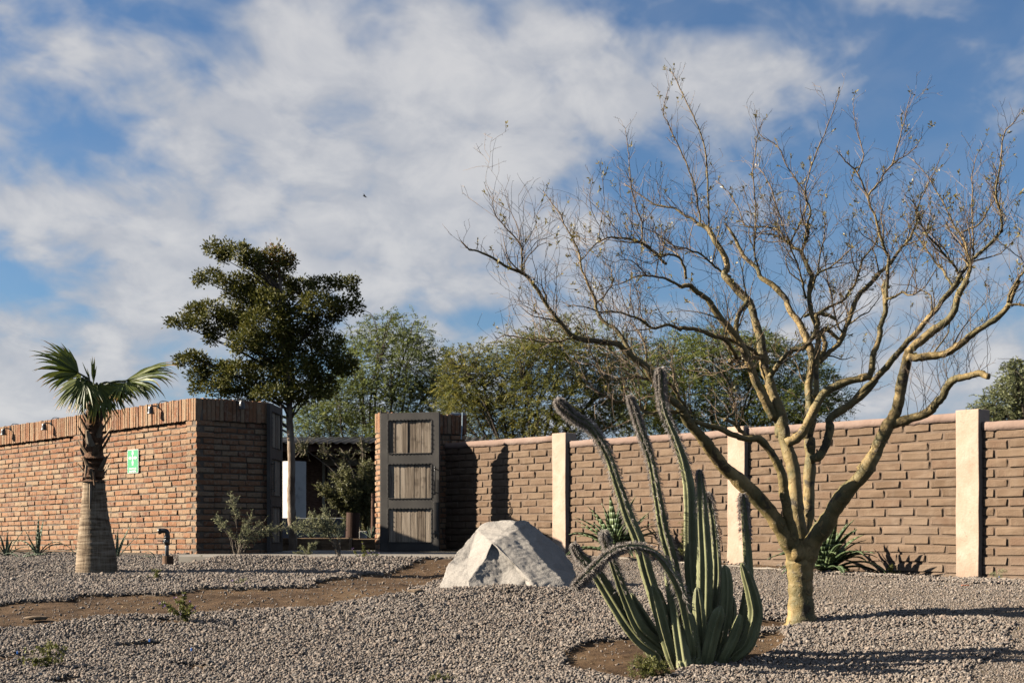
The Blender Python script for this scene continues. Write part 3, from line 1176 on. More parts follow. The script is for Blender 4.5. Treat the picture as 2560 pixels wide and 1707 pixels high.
def gate_leaf(label, hinge, free, zb, zt):
    """wooden leaf in a riveted steel frame; local x from hinge to free edge, front towards -y"""
    h0 = Vector((hinge[0], hinge[1], zb))
    root = thing('gate_leaf', label, 'gate', h0, 'pair of open gate leaves')
    d = np.array(free) - np.array(hinge)
    w = float(np.linalg.norm(d))
    d = d / w
    h = zt - zb
    # local frame: x along leaf, y away from the side we look at
    n = np.array((-d[1], d[0]))
    if n[1] < 0 and abs(n[1]) > .3 or (abs(n[1]) <= .3 and n[0] > 0):
        n = -n
    M = Matrix(((d[0], n[0], 0, hinge[0]), (d[1], n[1], 0, hinge[1]), (0, 0, 1, zb), (0, 0, 0, 1)))
    T = .028
    xs0, xs1 = .105, w - .115

    def part(name, boxes, mat, bev=.003):
        m = MB()
        for lo, hi in boxes:
            m.bevbox(lo, hi, bev, M)
        return m.build(name, mat, root)
    part('stile', [((0, -T, 0), (xs0 + .02, T, h))], M_steel)
    part('stile', [((xs1 - .02, -T, 0), (w, T, h))], M_steel)
    rails = [(0.0, .062), (.313, .379), (.634, .703), (.951, 1.0)]
    rails = [(h * (1 - (b)), h * (1 - a)) for a, b in [(0, .049), (.297, .366), (.621, .687), (.938, 1.0)]]
    for (za, zb_) in rails:
        part('rail', [((xs0 + .021, -T + .002, za), (xs1 - .021, T - .002, zb_))], M_steel)
    r = np.random.default_rng(int(abs(hinge[0]) * 100))
    studs = MB()
    lips = MB()
    for (pa, pb) in ((.049, .297), (.366, .621), (.687, .938)):
        z1, z0 = h * (1 - pa), h * (1 - pb)
        x = xs0 + .021
        end = xs1 - .021
        while x < end - .02:
            pw = r.uniform(.075, .155)
            if x + pw > end - .05:
                pw = end - x
            m = MB()
            dpt = r.normal(0, .003)
            m.bevbox((x + .0025, -.008 + dpt, z0 + .001), (x + pw - .0025, .014, z1 - .001), .003, M)
            m.build('plank', M_plank, root)
            x += pw
        # riveted inner lip round the opening
        for (lo, hi) in (((xs0 + .02, -T - .006, z1 - .015), (xs1 - .02, -.012, z1)), ((xs0 + .02, -T - .006, z0), (xs1 - .02, -.012, z0 + .015)),
                         ((xs0, -T - .0055, z0 + .0155), (xs0 + .026, -.012, z1 - .0155)), ((xs1 - .03, -T - .0055, z0 + .0155), (xs1, -.012, z1 - .0155))):
            lips.bevbox(lo, hi, .002, M)
        for zz in (z1 - .006, z0 + .006):
            for xx in np.arange(xs0 + .05, xs1 - .03, .063):
                studs.bevbox((xx - .007, -T - .014, zz - .007), (xx + .007, -T - .005, zz + .007), .003, M)
        for xx in (xs0 + .015, xs1 - .015):
            for zz in np.arange(z0 + .09, z1 - .05, .075):
                studs.bevbox((xx - .007, -T - .014, zz - .007), (xx + .007, -T - .005, zz + .007), .003, M)
    lips.build('panel_lip', M_steel, root, kind='stuff')
    studs.build('stud', M_black, root, kind='stuff')
    # pull handle at the free edge: twisted bar on two brackets
    m = MB()
    hz0, hz1 = h * .415, h * .60
    hx = w - .052
    pth = [M @ Vector((hx, -T - .055, z)) for z in np.linspace(hz0, hz1, 9)]
    m.tube(pth, [.008, .010, .011, .012, .012, .012, .011, .010, .008], 8)
    for z in (hz0 + .02, hz1 - .02):
        m.tube([M @ Vector((hx, -T, z)), M @ Vector((hx, -T - .055, z))], .008, 6)
    for z in (hz0, hz1):
        m.tube([M @ Vector((hx, -T - .055, z - .02)), M @ Vector((hx, -T - .055, z + .02))], [.014, .014], 8)
    m.build('handle', M_black, root, smooth=True)
    latch = part('latch_plate', [((w - .10, -T - .012, h * .13), (w - .012, -T, h * .355))], M_steel)
    m = MB()
    m.tube([M @ Vector((w - .06, -T - .02, h * .10)), M @ Vector((w - .06, -T - .02, h * .15))], .014, 8)
    m.bevbox((w - .12, -T - .03, h * .125), (w + .015, -T - .012, h * .135), .002, M)
    m.build('bolt', M_black, latch)
    m = MB()
    m.tube([M @ Vector((-.012, 0, .0)), M @ Vector((-.012, 0, h + .05))], .016, 8)
    m.build('hinge_post', M_steel, root)
    return root


ZB, ZG = EYE - .345, EYE + 1.912
gate_leaf('weathered plank gate leaf in black steel frame facing out, sunlit', (-2.138, 23.32), (-1.171, 23.02), ZB, ZG)
gate_leaf('dark plank gate leaf seen nearly edge on beside the brick return', (-3.745, 23.05), (-3.772, 22.03), ZB, ZG + .06)

# ------------------------------------------------------------------ meeting-point sign
def make_plain(name, col, rough=.5, spec=.4):
    return mat_noise(name, [(.3, tuple(c * .92 for c in col)), (.7, col)], 4, rough, 0, spec=spec, rand=False)


M_green = make_plain('sign_green', (.03, .42, .15))
M_white = make_plain('sign_white', (.86, .86, .84))


def wall_a(px):
    """distance along the left brick face for a photo column"""
    k = (px - CX) / F
    t = (k * 21.3 + 4.73) / (-.686 - k * .728)
    return LL - t / 1.0003


sx0, sx1 = wall_a(312.0), wall_a(339.3)
yd = fL.P((sx0 + sx1) / 2, .06, 0)[1]
zt_, zb_ = EYE + (HZ - 1123.5) / F * yd, EYE + (HZ - 1182.5) / F * yd
sgn = thing('sign', 'small green and white meeting point sign screwed to the brick wall', 'sign', tuple(fL.P((sx0 + sx1) / 2, .05, zb_ - fL.slope * 0)))
zc_ = (zt_ + zb_) / 2 - fL.slope * (sx0 + sx1) / 2 - fL.o[2]
zc0 = (zt_ + zb_) / 2
sw, sh = (sx1 - sx0), (zt_ - zb_)
MS = Matrix(((fL.u[0], fL.n[0], 0, 0), (fL.u[1], fL.n[1], 0, 0), (0, 0, 1, 0), (0, 0, 0, 1)))
cpos = fL.P((sx0 + sx1) / 2, .045, 0)
MS.translation = Vector((cpos[0], cpos[1], zc0))


def sign_poly(name, pts, y, mat, th=.0015, parent=None):
    m = MB()
    n = len(pts)
    v = [MS @ Vector((x * sw, y, z * sh)) for x, z in pts] + [MS @ Vector((x * sw, y + th, z * sh)) for x, z in pts]
    m.add([tuple(p) for p in v], [tuple(range(n)), tuple(range(n, 2 * n))[::-1]] + [(i, n + i, n + (i + 1) % n, (i + 1) % n) for i in range(n)])
    return m.build(name, mat, parent or sgn)


def rrect(w, h, rx, rz):
    pts = []
    for (cx, cz, a0) in ((w - rx, h - rz, 0), (-w + rx, h - rz, 90), (-w + rx, -h + rz, 180), (w - rx, -h + rz, 270)):
        for a in (0, 30, 60, 90):
            t = math.radians(a0 + a)
            pts.append((cx + math.cos(t) * rx, cz + math.sin(t) * rz))
    return pts[::-1]


sign_poly('plate', rrect(.5, .5, .06, .03), 0, M_white, .004)
field = sign_poly('green_field', rrect(.462, .478, .03, .015), -.002, M_green)
AR = [(-.065, .445), (.065, .445), (.065, .345), (.10, .335), (0, .215), (-.10, .335), (-.065, .345)]
sign_poly('arrow', AR[::-1], -.004, M_white, .0015, field)
sign_poly('arrow', [(x, .285 - z) for x, z in AR], -.004, M_white, .0015, field)
AH = [(-.36, .185), (-.36, .105), (-.25, .105), (-.24, .055), (-.115, .145), (-.24, .235), (-.25, .185)]
sign_poly('arrow', AH, -.004, M_white, .0015, field)
sign_poly('arrow', [(-x, z) for x, z in AH][::-1], -.004, M_white, .0015, field)
sign_poly('dot', [(.08 * math.cos(-a), .143 + .085 * math.sin(-a)) for a in np.arange(0, 6.2, .45)], -.004, M_white, .0015, field)
for txt, zc, hh in (('PUNTO DE', -.315, .075), ('REUNIÓN', -.425, .075)):
    cu = bpy.data.curves.new('lettering', 'FONT')
    cu.body = txt
    cu.align_x, cu.align_y = 'CENTER', 'CENTER'
    cu.size = sh * hh * 1.35
    cu.extrude = .0008
    cu.offset = .0022
    cu.materials.append(M_white)
    o = bpy.data.objects.new('lettering', cu)
    COL.objects.link(o)
    par(o, field)
    B = MS @ Matrix.Translation((0, -.0045, zc * sh)) @ Matrix.Rotation(math.radians(90), 4, 'X')
    wtxt = {'PUNTO DE': .74, 'REUNIÓN': .68}[txt] * sw / (cu.size * .68 * len(txt))
    o.matrix_basis = B @ Matrix.Diagonal((wtxt, 1, 1, 1))

# ------------------------------------------------------------------ wall lamps
M_cable = make_plain('grey_conduit', (.42, .44, .46))


def wall_lamp(face, a, z, label):
    root = thing('wall_lamp', label, 'lamp', tuple(face.P(a, 0, z)), 'black lamps on the brick coping')
    m = MB()
    pts, rad = [], []
    for (dz, rr) in ((.055, .018), (.052, .033), (.03, .040), (-.03, .046), (-.05, .054), (-.056, .052)):
        pts.append(face.P(a - .0, -.13, z + dz - .02))
        rad.append(rr)
    m.tube(pts, rad, 14)
    m.build('shade', M_black, root, smooth=False)
    m = MB()
    m.tube([face.P(a, -.13, z + .028), face.P(a, -.12, z + .048), face.P(a, -.06, z + .05), face.P(a, .0, z + .045)], .011, 8)
    m.build('arm', M_black, root, smooth=True)
    m = MB()
    m.tube([face.P(a, -.012, z + .045), face.P(a, .004, z + .045)], .03, 10)
    m.build('wall_plate', M_black, root)
    m = MB()
    top = (ZT + face.slope * 0)
    m.tube(spline([face.P(a + .01, -.01, z + .06), face.P(a + .015, -.012, ZT - .03), face.P(a + .03, .03, ZT + .025), face.P(a + .09, .10, ZT + .02), face.P(a + .13, .14, ZT - .01)]), .006, 5)
    m.build('cable', M_black, root)
    return root


def lamp_z(face, a, py):
    p = face.P(a, -.13, 0)
    return EYE + (HZ - py) / F * p[1] - p[2]


for px, py, lab in ((18, 1077, 'black wall lamp on the coping, farthest along the brick wall'),
                    (120, 1064, 'black wall lamp on the coping just beside the palm crown'),
                    (388, 1022, 'black wall lamp above the green sign, nearest the brick corner')):
    a = wall_a(px + 8)
    wall_lamp(fL, a, lamp_z(fL, a, py), lab)
wall_lamp(fS, .70, lamp_z(fS, .7, 1010), 'black wall lamp in shade on the dark brick return')

# conduit on the right pier
m = MB()
m.tube([W(1156, 1030, 24.1), W(1155.5, 1060, 24.1), W(1153, 1098, 24.1)], .011, 6)
tag(m.build('conduit_pipe', make_plain('pale_blue_pvc', (.45, .58, .66))), 'thin pale conduit pipe running down the dark brick pier', 'pipe')
m = MB()
m.bevbox((-1.05, 24.35, ZT - .03), (-.80, 24.5, ZT + .02), .01)
m.build('cap', M_cable, pier)

# ------------------------------------------------------------------ standpipe
g = ground_at(420, 1414)
gzv = float(gz(np.array([g[0]]), np.array([g[1]]))[0])
Yp = g[1]
M_galv = mat_noise('galvanised', [(.3, (.15, .165, .18)), (.7, (.30, .32, .34))], 6, .45, .1, 40, .003, spec=.5)
M_brass = mat_noise('dull_brass', [(.3, (.12, .13, .13)), (.7, (.24, .24, .22))], 9, .45, .05, 40, .002, spec=.5)
M_stump = mat_noise('brown_plastic', [(.3, (.16, .085, .045)), (.7, (.27, .155, .09))], 8, .9, .5, 50, .006)
sp_ = thing('standpipe', 'galvanised water standpipe with elbow and tap beside the brick wall', 'standpipe', (g[0], Yp, gzv))
m = MB()
m.tube([W(420, 1420, Yp), W(420, 1389, Yp)], [14 / F * Yp, 13.5 / F * Yp], 18)
m.build('base', M_stump, sp_)
m = MB()
m.tube([W(417.5, 1392, Yp), W(417.5, 1345, Yp)], 5 / F * Yp, 12)
riser = m.build('riser', M_galv, sp_, smooth=True)
m = MB()
for (ya, yb, rr) in ((1362, 1342, 7), (1347, 1338, 7.5)):
    m.tube([W(418, ya, Yp), W(418, yb, Yp)], rr / F * Yp, 12)
m.tube(spline([W(418, 1342, Yp), W(418.5, 1333, Yp), W(415, 1327, Yp), W(407, 1326, Yp), W(400, 1327, Yp)]), 6.2 / F * Yp, 12)
m.tube([W(402, 1327, Yp), W(396, 1328, Yp)], 7.5 / F * Yp, 12)
m.build('elbow', M_black, sp_, smooth=True)
m = MB()
m.tube([W(418, 1353, Yp - .02), W(410, 1352.5, Yp - .05)], 4.5 / F * Yp, 10)
m.tube([W(411, 1352, Yp - .05), W(394, 1351, Yp - .06)], 1.6 / F * Yp, 6)
m.build('tap', M_brass, riser)

# ------------------------------------------------------------------ courtyard seen through the gate
CYz = EYE - .362
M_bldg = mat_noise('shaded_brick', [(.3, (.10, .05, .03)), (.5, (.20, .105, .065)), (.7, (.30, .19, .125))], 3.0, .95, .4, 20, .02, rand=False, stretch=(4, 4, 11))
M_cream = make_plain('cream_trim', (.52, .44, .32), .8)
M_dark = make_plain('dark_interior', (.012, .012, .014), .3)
M_plaster = mat_noise('white_plaster', [(.25, (.42, .40, .37)), (.42, (.70, .67, .62)), (.6, (.76, .73, .68))], 5, .9, .3, 30, .01, rand=False)
M_grey = make_plain('grey_paint', (.33, .34, .36), .8)
M_sheet = mat_noise('dark_sheet_metal', [(.3, (.03, .028, .026)), (.7, (.08, .07, .06))], 4, .5, .1, 30, .004, rand=False, spec=.4)
bY = 33.0
bld = thing('courtyard_building', 'low brick building in deep shade behind the gate, with cream framed doorway', 'building', (-3.5, bY, CYz))


def X(px, Y):
    return (px - CX) / F * Y


def Zp(py, Y):
    return EYE + (HZ - py) / F * Y


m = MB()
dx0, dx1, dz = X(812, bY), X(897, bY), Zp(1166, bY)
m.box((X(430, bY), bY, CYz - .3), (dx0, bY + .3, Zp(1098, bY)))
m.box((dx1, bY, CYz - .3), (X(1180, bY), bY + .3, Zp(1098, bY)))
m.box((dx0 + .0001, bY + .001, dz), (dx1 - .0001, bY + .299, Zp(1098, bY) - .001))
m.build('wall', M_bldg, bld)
m = MB()
m.bevbox((X(806, bY), bY - .04, CYz), (dx0 + .004, bY + .05, dz + .02), .005)
m.bevbox((dx1 - .004, bY - .04, CYz), (X(905, bY), bY + .05, dz + .02), .005)
m.bevbox((X(806, bY), bY - .042, dz + .021), (X(905, bY), bY + .052, Zp(1147, bY)), .005)
m.bevbox((X(690, bY), bY - .04, Zp(1166, bY)), (X(716, bY), bY - .001, Zp(1145, bY)), .005)
m.build('door_frame', M_cream, bld)
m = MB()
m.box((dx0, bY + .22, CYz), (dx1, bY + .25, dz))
m.build('doorway_shade', M_dark, bld)  # near-black panel: shade of the open doorway put into its colour
m = MB()
m.bevbox((X(838, bY), bY + .10, CYz), (X(842, bY), bY + .16, Zp(1262, bY)), .004)
m.build('door_post', M_timber, bld)
# corrugated roof over a shady porch
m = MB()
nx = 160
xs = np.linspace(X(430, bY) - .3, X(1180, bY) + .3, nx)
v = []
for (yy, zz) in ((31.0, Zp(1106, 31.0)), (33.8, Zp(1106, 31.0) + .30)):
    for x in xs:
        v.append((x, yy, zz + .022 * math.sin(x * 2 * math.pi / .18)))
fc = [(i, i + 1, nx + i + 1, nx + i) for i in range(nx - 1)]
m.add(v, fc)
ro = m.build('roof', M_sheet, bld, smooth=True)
sd = ro.modifiers.new('thickness', 'SOLIDIFY')
sd.thickness = .02
m = MB()
m.bevbox((X(430, bY), 31.2, Zp(1106, 31.0) - .18), (X(1180, bY), 31.32, Zp(1106, 31.0) - .03), .006)
m.build('beam', M_log, bld)
# white plaster pillar
cY = 29.0
pl = MB()
pts = [(X(704, cY), cY + .02), (X(735, cY), cY - .28), (X(763.5, cY - .05), cY + .05), (X(735, cY + .3), cY + .38)]
prism(pl, pts, CYz - .1, Zp(1153, cY))
tag(pl.build('plaster_pillar', M_plaster), 'tall white plaster pillar standing in the courtyard behind the tree trunk', 'pillar')
m = MB()
m.bevbox((X(560, 27.5), 27.5, CYz - .1), (X(867, 27.5), 27.7, Zp(1294, 27.5)), .01)
tag(m.build('low_wall', M_grey), 'low grey painted wall behind the timber planter', 'wall', kind='thing')
bY2 = 25.45
m = MB()
m.bevbox((X(640, bY2), bY2, CYz - .02), (X(873, bY2), bY2 + .22, Zp(1344, bY2)), .012)
tag(m.build('timber_beam', M_timber), 'squared timber beam edging the planter, catching the sun', 'timber')
m = MB()
m.bevbox((X(873, bY2) + .01, bY2 + .35, CYz - .02), (X(960, bY2 + .35), bY2 + .57, Zp(1346, bY2 + .35)), .012)
m.bevbox((X(873, bY2) - .16, bY2 + .225, CYz - .02), (X(873, bY2) + .006, bY2 + .9, Zp(1345, bY2)), .012)
tag(m.build('timber_beam', M_timber), 'shaded timber beam set back at the right end of the planter', 'timber')
m = MB()
Yl = 26.2
m.tube([W(881, 1352, Yl), W(881.5, 1320, Yl), W(883, 1281, Yl)], [17 / F * Yl, 16.4 / F * Yl, 16.8 / F * Yl], 20)
tag(m.build('log_stump', M_log), 'upright dark brown log stump on the planter', 'log')
m = MB()
m.tube([W(932, 1356, 26.6), W(933, 1300, 26.6), W(933.5, 1233, 26.6)], [5.5 / F * 26.6] * 3, 10)
tag(m.build('wooden_post', M_log), 'thin reddish wooden post beside the lit pier edge', 'post')
m = MB()
m.bevbox((X(898, 26.4), 26.35, Zp(1346, 26.4)), (X(916, 26.4), 26.5, Zp(1327, 26.4)), .01)
tag(m.build('white_box', M_plaster), 'small pale box on the ground beside the log stump', 'box')
m = MB()
m.box((X(761, 27.48), 27.485, Zp(1328, 27.5)), (X(773, 27.48), 27.4995, Zp(1316, 27.5)))
tag(m.build('socket_box', M_white), 'small white socket box on the low grey wall', 'socket')

# ------------------------------------------------------------------ boulder
def make_rock_mat():
    m, N, b = mat_new('granite')
    v, _ = coords(N, rand=False)
    n = N.noise(v, 3.5, 7.0, .62)
    col = N.ramp(n, [(.30, (0.392, 0.355, 0.314)), (.5, (0.452, 0.410, 0.360)), (.70, (0.505, 0.458, 0.402))])
    s = N.noise(v, 85.0, 4.0, .7)
    col = N.mix(N.math('MULTIPLY', N.smooth(s, .52, .64), .5), col, (0.211, 0.191, 0.176))
    col = N.mix(N.math('MULTIPLY', N.smooth(s, .44, .34), .35), col, (0.648, 0.637, 0.551))
    st = N.noise(v, 1.7, 3.0)
    col = N.mix(N.math('MULTIPLY', N.smooth(st, .60, .75), .12), col, (0.377, 0.307, 0.219))
    N.link(col, b.inputs['Base Color'])
    b.inputs['Roughness'].default_value = .9
    b.inputs['Specular IOR Level'].default_value = .25
    bump(N, b, N.math('ADD', N.noise(v, 18.0, 8.0, .7), N.math('MULTIPLY', s, .9)), .6, .014)
    return m


def rk(x, y, Y):
    return W(1080 + x / 6.19, 1280 + y / 6.19, Y)


def build_boulder():
    import bmesh
    P = {
        'A': (118, 1110, 14.45), 'B': (215, 860, 14.62), 'C': (380, 620, 14.75), 'D': (700, 265, 14.95), 'E': (820, 168, 15.0), 'F': (1000, 135, 15.0),
        'G': (1200, 105, 14.95), 'H': (1320, 112, 14.93), 'I': (1500, 135, 15.1), 'J': (1625, 235, 15.2), 'K': (1800, 400, 15.3), 'L': (2050, 620, 15.35),
        'M': (2180, 800, 15.3), 'N': (2235, 950, 15.2), 'O': (2205, 1110, 15.0), 'Pb': (2190, 1330, 14.55),
        'q0': (925, 470, 14.50), 'q1': (960, 545, 14.51), 'r0': (835, 690, 14.445), 'r1': (560, 1050, 14.265), 'r2': (590, 1260, 14.14), 'a2': (300, 1290, 14.3), 'a1': (110, 1300, 14.5),
        's0': (1265, 190, 14.80), 's1': (1335, 275, 14.74), 's2': (1600, 580, 14.50), 's3': (1850, 850, 14.32), 's4': (2110, 1160, 14.12), 's5': (2150, 1330, 14.05),
        'k0': (1250, 775, 14.30), 'k1': (1540, 1080, 14.10), 'k2': (1660, 1250, 14.02), 'k3': (1660, 1330, 14.0), 'd0': (1290, 850, 14.365), 'd1': (1450, 1050, 14.20), 'd2': (1480, 1330, 14.12), 'd3': (1000, 1330, 14.15), 'd4': (1100, 950, 14.37),
        'b0': (300, 1300, 15.9), 'b1': (700, 600, 15.9), 'b2': (1300, 400, 15.95), 'b3': (1900, 900, 15.9), 'b4': (2100, 1330, 15.5), 'm0': (560, 700, 14.66), 'm1': (1100, 300, 14.74)}
    names = list(P)
    V = [rk(*P[n]) for n in names]
    ix = {n: i for i, n in enumerate(names)}
    Fs = ['A B m0 r1', 'B C m0', 'C D q0 m0', 'D E m1 q0', 'E F m1', 'F G m1', 'G s0 m1', 'G H s0', 'm0 q0 r0', 'm0 r0 r1', 'A r1 r2 a2', 'A a2 a1',
          'q0 m1 s1', 'm1 s0 s1', 'q0 s1 s2 k0', 'k0 s2 s3 k1', 'k1 s3 s4', 'k1 s4 k2', 'k2 s4 s5 k3',
          'q0 k0 d0 q1', 'k0 k1 d1 d0', 'k1 k2 d2 d1', 'k2 k3 d2', 'q0 q1 r0', 'q1 d0 d4', 'q1 d4 r0', 'r0 d4 r1', 'd4 d0 d1', 'd4 d1 d3', 'd1 d2 d3', 'r1 d4 d3', 'r1 d3 r2',
          's0 H I', 's0 I J s1', 's1 J K s2', 's2 K L', 's2 L s3', 's3 L M', 's3 M N s4', 's4 N O', 's4 O Pb s5',
          'A b0 B', 'a1 b0 A', 'B b0 b1 C', 'C b1 D', 'D b1 E', 'E b1 b2 F', 'F b2 G', 'G b2 H', 'H b2 I', 'I b2 J', 'J b2 K', 'K b2 b3 L', 'L b3 M', 'M b3 N', 'N b3 b4 O', 'O b4 Pb', 'b1 b0 b4 b3 b2']
    bm = bmesh.new()
    bv = [bm.verts.new(v) for v in V]
    for f in Fs:
        try:
            bm.faces.new([bv[ix[n]] for n in f.split()])
        except ValueError:
            pass
    bmesh.ops.triangulate(bm, faces=bm.faces[:])
    bmesh.ops.recalc_face_normals(bm, faces=bm.faces[:])
    for _ in range(5):
        bmesh.ops.subdivide_edges(bm, edges=bm.edges[:], cuts=1, use_grid_fill=True)
    for _ in range(2):
        bmesh.ops.smooth_vert(bm, verts=bm.verts[:], factor=.5, use_axis_x=True, use_axis_y=True, use_axis_z=True)
    bm.normal_update()
    co = np.array([v.co[:] for v in bm.verts])
    n1 = fbm2(co[:, 0] * 1.0 + co[:, 1], co[:, 2], 6.0, 61) * .042 + fbm2(co[:, 0], co[:, 2] + co[:, 1], 20.0, 62) * .012
    for v, d in zip(bm.verts, n1):
        v.co += v.normal * d
    me = bpy.data.meshes.new('boulder')
    bm.to_mesh(me)
    bm.free()
    me.materials.append(make_rock_mat())
    me.polygons.foreach_set('use_smooth', np.ones(len(me.polygons), dtype=bool))
    o = bpy.data.objects.new('boulder', me)
    COL.objects.link(o)
    tag(o, 'large pale granite boulder bedded in the gravel', 'boulder')


build_boulder()


def small_rock(px, py, w, h, label, mat, seed):
    import bmesh
    g = ground_at(px, py)
    bm = bmesh.new()
    bmesh.ops.create_icosphere(bm, subdivisions=2, radius=.5)
    r = np.random.default_rng(seed)
    dirs, lim = unit(r.normal(size=(10, 3))), r.uniform(.3, .45, 10)
    z = float(gz(np.array([g[0]]), np.array([g[1]]))[0])
    for v in bm.verts:
        p = np.array(v.co)
        for d, l in zip(dirs, lim):
            k = p.dot(d) - l
            if k > 0:
                p -= d * k
        v.co = Vector((g[0] + p[0] * w * 1.2, g[1] + p[1] * w * .8, z + h * .35 + p[2] * h))
    me = bpy.data.meshes.new('rock')
    bm.to_mesh(me)
    bm.free()
    me.materials.append(mat)
    o = bpy.data.objects.new('rock', me)
    COL.objects.link(o)
    tag(o, label, 'rock')


M_tanrock = mat_noise('tan_rock', [(.3, (.20, .135, .08)), (.7, (.36, .26, .17))], 6, .95, .6, 30, .01)
M_greyrock = mat_noise('grey_rock', [(.3, (.16, .15, .14)), (.7, (.33, .31, .28))], 6, .95, .6, 30, .01)
small_rock(1040, 1492, .16, .07, 'flat tan rock lying in the gravel beside the boulder', M_tanrock, 3)
small_rock(90, 1551, .17, .05, 'flat clod of earth lying on the dirt path', M_tanrock, 4)
small_rock(1515, 1487, .13, .07, 'brown rock wedged at the dark right foot of the boulder', M_greyrock, 5)

# ------------------------------------------------------------------ bare tree
C = {'T1': (1640, 760, 1.9125), 'T2': (1150, 460, 2.6133), 'T3': (1560, 180, 2.6133), 'T4': (2000, 240, 2.8), 'T5': (1700, 560, 2.904), 'T6': (2060, 700, 3.136)}
TY = 12.2


def trace(c, pts, d0, d1):
    ox, oy, s = C[c]
    n = len(pts)
    return [W(ox + x / s, oy + y / s, TY + d0 + (d1 - d0) * i / max(n - 1, 1)) for i, (x, y) in enumerate(pts)]


